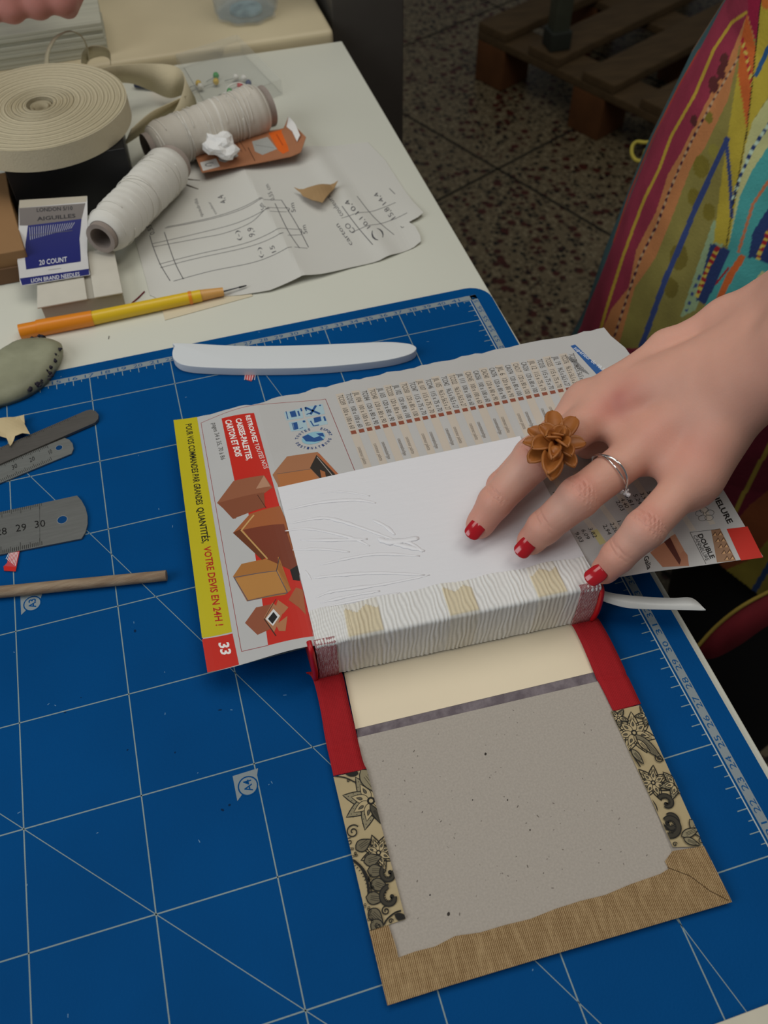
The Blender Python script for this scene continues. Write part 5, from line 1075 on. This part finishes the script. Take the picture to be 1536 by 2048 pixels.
def strok(pts, w, col, k4=True, dash=None, col2=None):
    q = K4(pts) if k4 else np.array(pts, float); best = np.full(len(pp), 1e9); arc = np.zeros(len(pp)); acc = 0
    for a, b in zip(q[:-1], q[1:]):
        ab = b-a; L_ = np.linalg.norm(ab); t = np.clip(((pp-a)@ab)/L_**2, 0, 1); d = np.linalg.norm(pp-a-t[:, None]*ab, axis=1); m_ = d < best; best[m_] = d[m_]; arc[m_] = acc+t[m_]*L_; acc += L_
    m_ = facing & (best < w/2)
    if dash:
        on = (arc % dash) < dash*.5; CCd[m_ & on] = h2(col); 
        if col2: CCd[m_ & ~on] = h2(col2)
    else: CCd[m_] = h2(col)
cin = [(1300, 100), (1180, 400), (1020, 700), (870, 1000), (780, 1150), (700, 1400), (570, 1650), (520, 1900), (400, 2048), (300, 2300)]
oin = [(1240, 300), (1180, 650), (1020, 980), (930, 1110), (800, 1450), (700, 1700), (560, 1900), (450, 2300)]
fillp([(1000, -300), (1700, -300), (1700, 2600), (0, 2600)], TE)
cout = [(1230, -100), (1180, 0), (1010, 330), (880, 560), (715, 900), (560, 1280), (455, 1560), (345, 1850), (262, 2048), (150, 2350)]
CCd[~facing & (np.abs(np.degrees(T_.reshape(-1))-223) < 84)] = h2(TE)
fillp([(x-22, y) for x, y in cout]+[(1700, 2350), (1700, -100)], CR_)
fillp(cin+[(1700, 2300), (1700, 100)], OR); fillp([(1230, 420)]+oin[1:]+[(1700, 2300), (1700, 100), (1250, 300)], OL)
for x, y, r in ((1000, 1100, 80), (950, 1300, 60), (850, 1700, 90), (1050, 1400, 60), (800, 1900, 70), (1080, 1000, 50), (1050, 780, 40)):
    fillp([(x+r*math.cos(a)*.7, y+r*math.sin(a)) for a in np.linspace(0, 2*PI, 10)], rr.choice(('7B6E2C', '9E9440', '84772A')))
for x, y, r in ((1080, 560, 60), (1130, 480, 50), (950, 800, 40), (1150, 400, 50)): fillp([(x+r*math.cos(a)*.6, y+r*math.sin(a)) for a in np.linspace(0, 2*PI, 10)], '5E2A2A')
strok([(1300, 80), (1200, 150), (1080, 330), (960, 620), (800, 900), (720, 1120), (630, 1300), (560, 1480), (480, 1700), (370, 2048), (300, 2300)], 6, 'C9A63A')
strok([(1250, 370), (1080, 660), (940, 920), (880, 1050), (790, 1260), (700, 1500), (600, 1700), (530, 1900), (400, 2300)], 4.5, '4A1F33', dash=16, col2='C9A27A')
strok([(985, 330), (855, 560), (685, 900), (525, 1280), (420, 1600)], 3, 'B8402E')
fillp([(1080, 1450), (1180, 1500), (1100, 1750), (960, 2048), (860, 2100), (960, 1800)], '9FB78C')
fillp([(1240, 480), (1310, 830), (1200, 1630), (1080, 1600), (1130, 1200), (1180, 850)], YL)
strok([(1170, 920), (1050, 1180), (950, 1400), (870, 1600), (760, 1850), (690, 2048), (600, 2300)], 11, BLU); strok([(1165, 930), (1190, 1200), (1200, 1430)], 7, BLU)
fillp([(1300, 90), (1360, 320), (1335, 640), (1300, 850), (1240, 480), (1265, 250)], 'D3682F'); fillp([(1305, -50), (1400, -50), (1375, 330), (1310, 110)], 'A31F43')
strok([(1270, 260), (1300, 380), (1345, 610)], 6, 'B52036', dash=16, col2='D8C25A')
fillp([(1400, -50), (1700, -50), (1700, 600), (1440, 640), (1340, 800), (1290, 960), (1320, 650)], YL); fillp([(1385, -50), (1470, -50), (1440, 60), (1405, 60)], 'D3762E')
strok([(1600, 100), (1440, 320), (1365, 490)], 9, '2E5E8E')
fillp([(1600, 450), (1440, 650), (1340, 800), (1290, 960), (1190, 1560), (1180, 1650), (1500, 1900), (1700, 1800), (1700, 450)], LY)
fillp([(1700, 700), (1440, 970), (1340, 1120), (1260, 1280), (1175, 1640), (1500, 1900), (1700, 1800)], TQ)
strok([(1700, 900), (1440, 1200), (1340, 1350), (1240, 1680)], 6, 'C97A52')
strok([(1600, 650), (1440, 830), (1340, 980), (1250, 1180), (1205, 1340)], 7, NV, dash=20, col2='C9E0C8')
fillp([(1600, 1250), (1440, 1380), (1340, 1530), (1310, 1700), (1440, 1800), (1600, 1900)], NV); strok([(1540, 1400), (1440, 1540), (1360, 1740)], 9, 'A8232B', dash=14, col2='D9C250')
fillp([(1180, 1640), (1320, 1700), (1700, 1850), (1600, 2200), (1000, 2100), (1040, 1980)], TQ); strok([(1265, 1705), (1190, 1820), (1120, 1970)], 14, 'D3682F'); fillp([(1400, 1790), (1480, 1820), (1330, 2048), (1250, 1990)], LY)
fillp([(1060, 1605), (1190, 1655), (1030, 2010), (965, 1985)], NV); strok([(1105, 1640), (1030, 1800), (975, 1950)], 9, 'A8232B', dash=13, col2='D9C250'); strok([(1180, 1770), (1100, 1870)], 5, 'A8232B'); strok([(990, 1820), (900, 2048)], 6, BLU, dash=18)
strok([(1393, 0), (1330, 600), (1300, 870), (1210, 1350), (1165, 1620)], 2, '2A2418')
# lower right, below the arm
fillp([(1380, 880), (1700, 800), (1700, 1500), (1300, 1500)], '6E1C2E', False); fillp([(1500, 1010), (1700, 850), (1700, 1200), (1440, 1140), (1440, 1080)], '8A4A28', False); fillp([(1500, 1120), (1700, 900), (1700, 1300), (1480, 1190), (1450, 1140)], '8F8030', False)
strok([(1600, 800), (1536, 895), (1500, 965), (1478, 1005), (1450, 1080)], 9, 'A8903A', False); strok([(1600, 1050), (1545, 1120), (1515, 1170), (1480, 1230)], 12, '27406E', False)
nz_, nt2 = T_.shape; ids = np.arange(nz_*nt2).reshape(nz_, nt2)
q = np.stack([ids[:-1], np.roll(ids, -1, 1)[:-1], np.roll(ids, -1, 1)[1:], ids[1:]], -1).reshape(-1, 4)
fc = pp[q].mean(1); gap = inpoly(fc, np.array([(1200, 1000), (1400, 1080), (1441, 1131), (1516, 1189), (1700, 1330), (1700, 2048), (1200, 2048)])) & facing[q[:, 0]]    # the open front of the skirt
q = q[~gap]
dress_m = mat('dress_cloth', 'FFFFFF', .85, vcol=True, noise=.22, nscale=28, bump=.4, bscale=500)
dr = obj('dress', VV, q.tolist(), dress_m, person, smooth=True, cols=CCd); dr['label'] = 'multicoloured dress with appliqué stripes'
g = G(); upf = [(1393, 1296, -29), (1430, 1255, -27), (1480, 1215, -25), (1545, 1180, -24), (1640, 1140, -22)]; lof = [(1397, 1316, -30), (1430, 1316, -29), (1480, 1290, -28), (1545, 1247, -26), (1640, 1215, -24)]
g.band(cat_rom([U(*p) for p in upf], 8), cat_rom([U(*p) for p in lof], 8)); g.build('dress_flap', mat('flap_red', '7A1C26', .85, noise=.3, nscale=25), person, smooth=True, solid=.1)
g = G(); g.tube(cat_rom([U(*p) for p in upf], 8), .16, 8); g.build('flap_piping', mat('piping_ochre', '9A8436', .8), person, smooth=True)
g = G(); g.tube(cat_rom([U(u, v, -16) for u, v in ((1302, 284), (1290, 285), (1274, 284), (1265, 292), (1264, 308), (1272, 320), (1284, 320), (1292, 300))], 8), .22, 8); g.build('thread_loop', mat('loop_yellow', 'B7A744', .8), person, smooth=True)
# sleeve over elbow and upper arm (outside the frame)
g = G(); g.tube(cat_rom([(48.5, 40, 17.8), (52.5, 41, 21.5), (56, 44.5, 30), (60, 52, 44), (62, 60, 50)], 8), [4.6, 4.7, 4.8, 5.0, 5.1, 5.2, 5.3, 5.4, 5.5, 5.6, 5.7, 5.8, 5.9, 6, 6, 6.1, 6.1, 6.2, 6.3, 6.4, 6.5, 6.6, 6.7, 6.8, 6.9, 7, 7, 7, 7, 7, 7, 7, 7], 20); g.build('sleeve', mat('sleeve_crimson', '8E2542', .85), person, smooth=True)
blk = mat('black_trousers', '0B0B0D', .9)
for cx_, cy_ in ((63, 47.5), (82, 60)):
    g = G(); g.tube([(cx_, cy_, FZ+7), (cx_, cy_, -60), (cx_+.5, cy_+3, -46), (66+(cx_-66)*.4, 61+(cy_-61)*.3, -25), (66+(cx_-66)*.3, 63, -8)], [7.6, 8.2, 8.6, 8.8, 8.0], 28); g.build('trouser_leg', blk, person, smooth=True)
    g = G(); sx, sy = cx_-4, cy_-1; g.tube([(sx+10, sy+1, FZ+3.3), (sx+7, sy+.5, FZ+3.6), (sx+2, sy-1, FZ+3.6), (sx-4, sy-5, FZ+2.4), (sx-6, sy-8, FZ+1.6)], [3.2, 4.0, 4.2, 3.0, 1.4], 20); g.build('shoe', mat('black_shoe', '151416', .5), person, smooth=True)
# second person: only a blurred hand above the paper stack
J2 = []
def s2(a, b, ra, rb, k=.3): J2.append((np.array(a), np.array(b), ra, rb, k, ''))
h0 = U(60, 12, 9.5)
for k, dx in enumerate((-3.6, -1.7, .2, 2.0)):
    b = h0+np.array([dx, 2.4-.25*k, 1.6]); m1_ = b+np.array([.3, -2.1+.3*k, .4]); m2_ = m1_+np.array([.1, -.5, -1.9]); m3_ = m2_+np.array([-.1, 1.3, -.9]); s2(b, m1_, 1.05, 1.02, .7); s2(m1_, m2_, 1.02, .9, .7); s2(m2_, m3_, .9, .7, .7)
    s2(b, h0+np.array([dx*.7, 7.5, 2.2]), 1.1, 1.3, .8)
s2(h0+np.array([-1, 7.5, 2.2]), h0+np.array([-4, 22, 6]), 2.6, 3.4, 1); s2(h0+np.array([2.2, 6, .9]), h0+np.array([3.6, 2.4, .2]), 1.15, .95, .5); s2(h0+np.array([3.6, 2.4, .2]), h0+np.array([2.6, .3, -.6]), .9, .72)
V2, F2 = sdf_mesh(J2, h0-np.array([9, 4, 5]), h0+np.array([8, 25, 10.5]), .2)
p2 = empty('person', (h0[0]-6, h0[1]+30, h0[2]), 'partly hidden person whose curled hand hovers above the paper stack', 'person')
obj('body', V2, F2.tolist(), skm, p2, smooth=True, cols=np.tile([.74, .50, .46], (len(V2), 1)))
g = G(); g.tube(cat_rom([h0+np.array([-3, 17, 4.6]), h0+np.array([-5, 26, 8]), h0+np.array([-6, 38, 16])], 6), [4.2]*13, 18); g.build('sleeve', mat('dark_sleeve', '3A3A40', .9), p2, smooth=True)
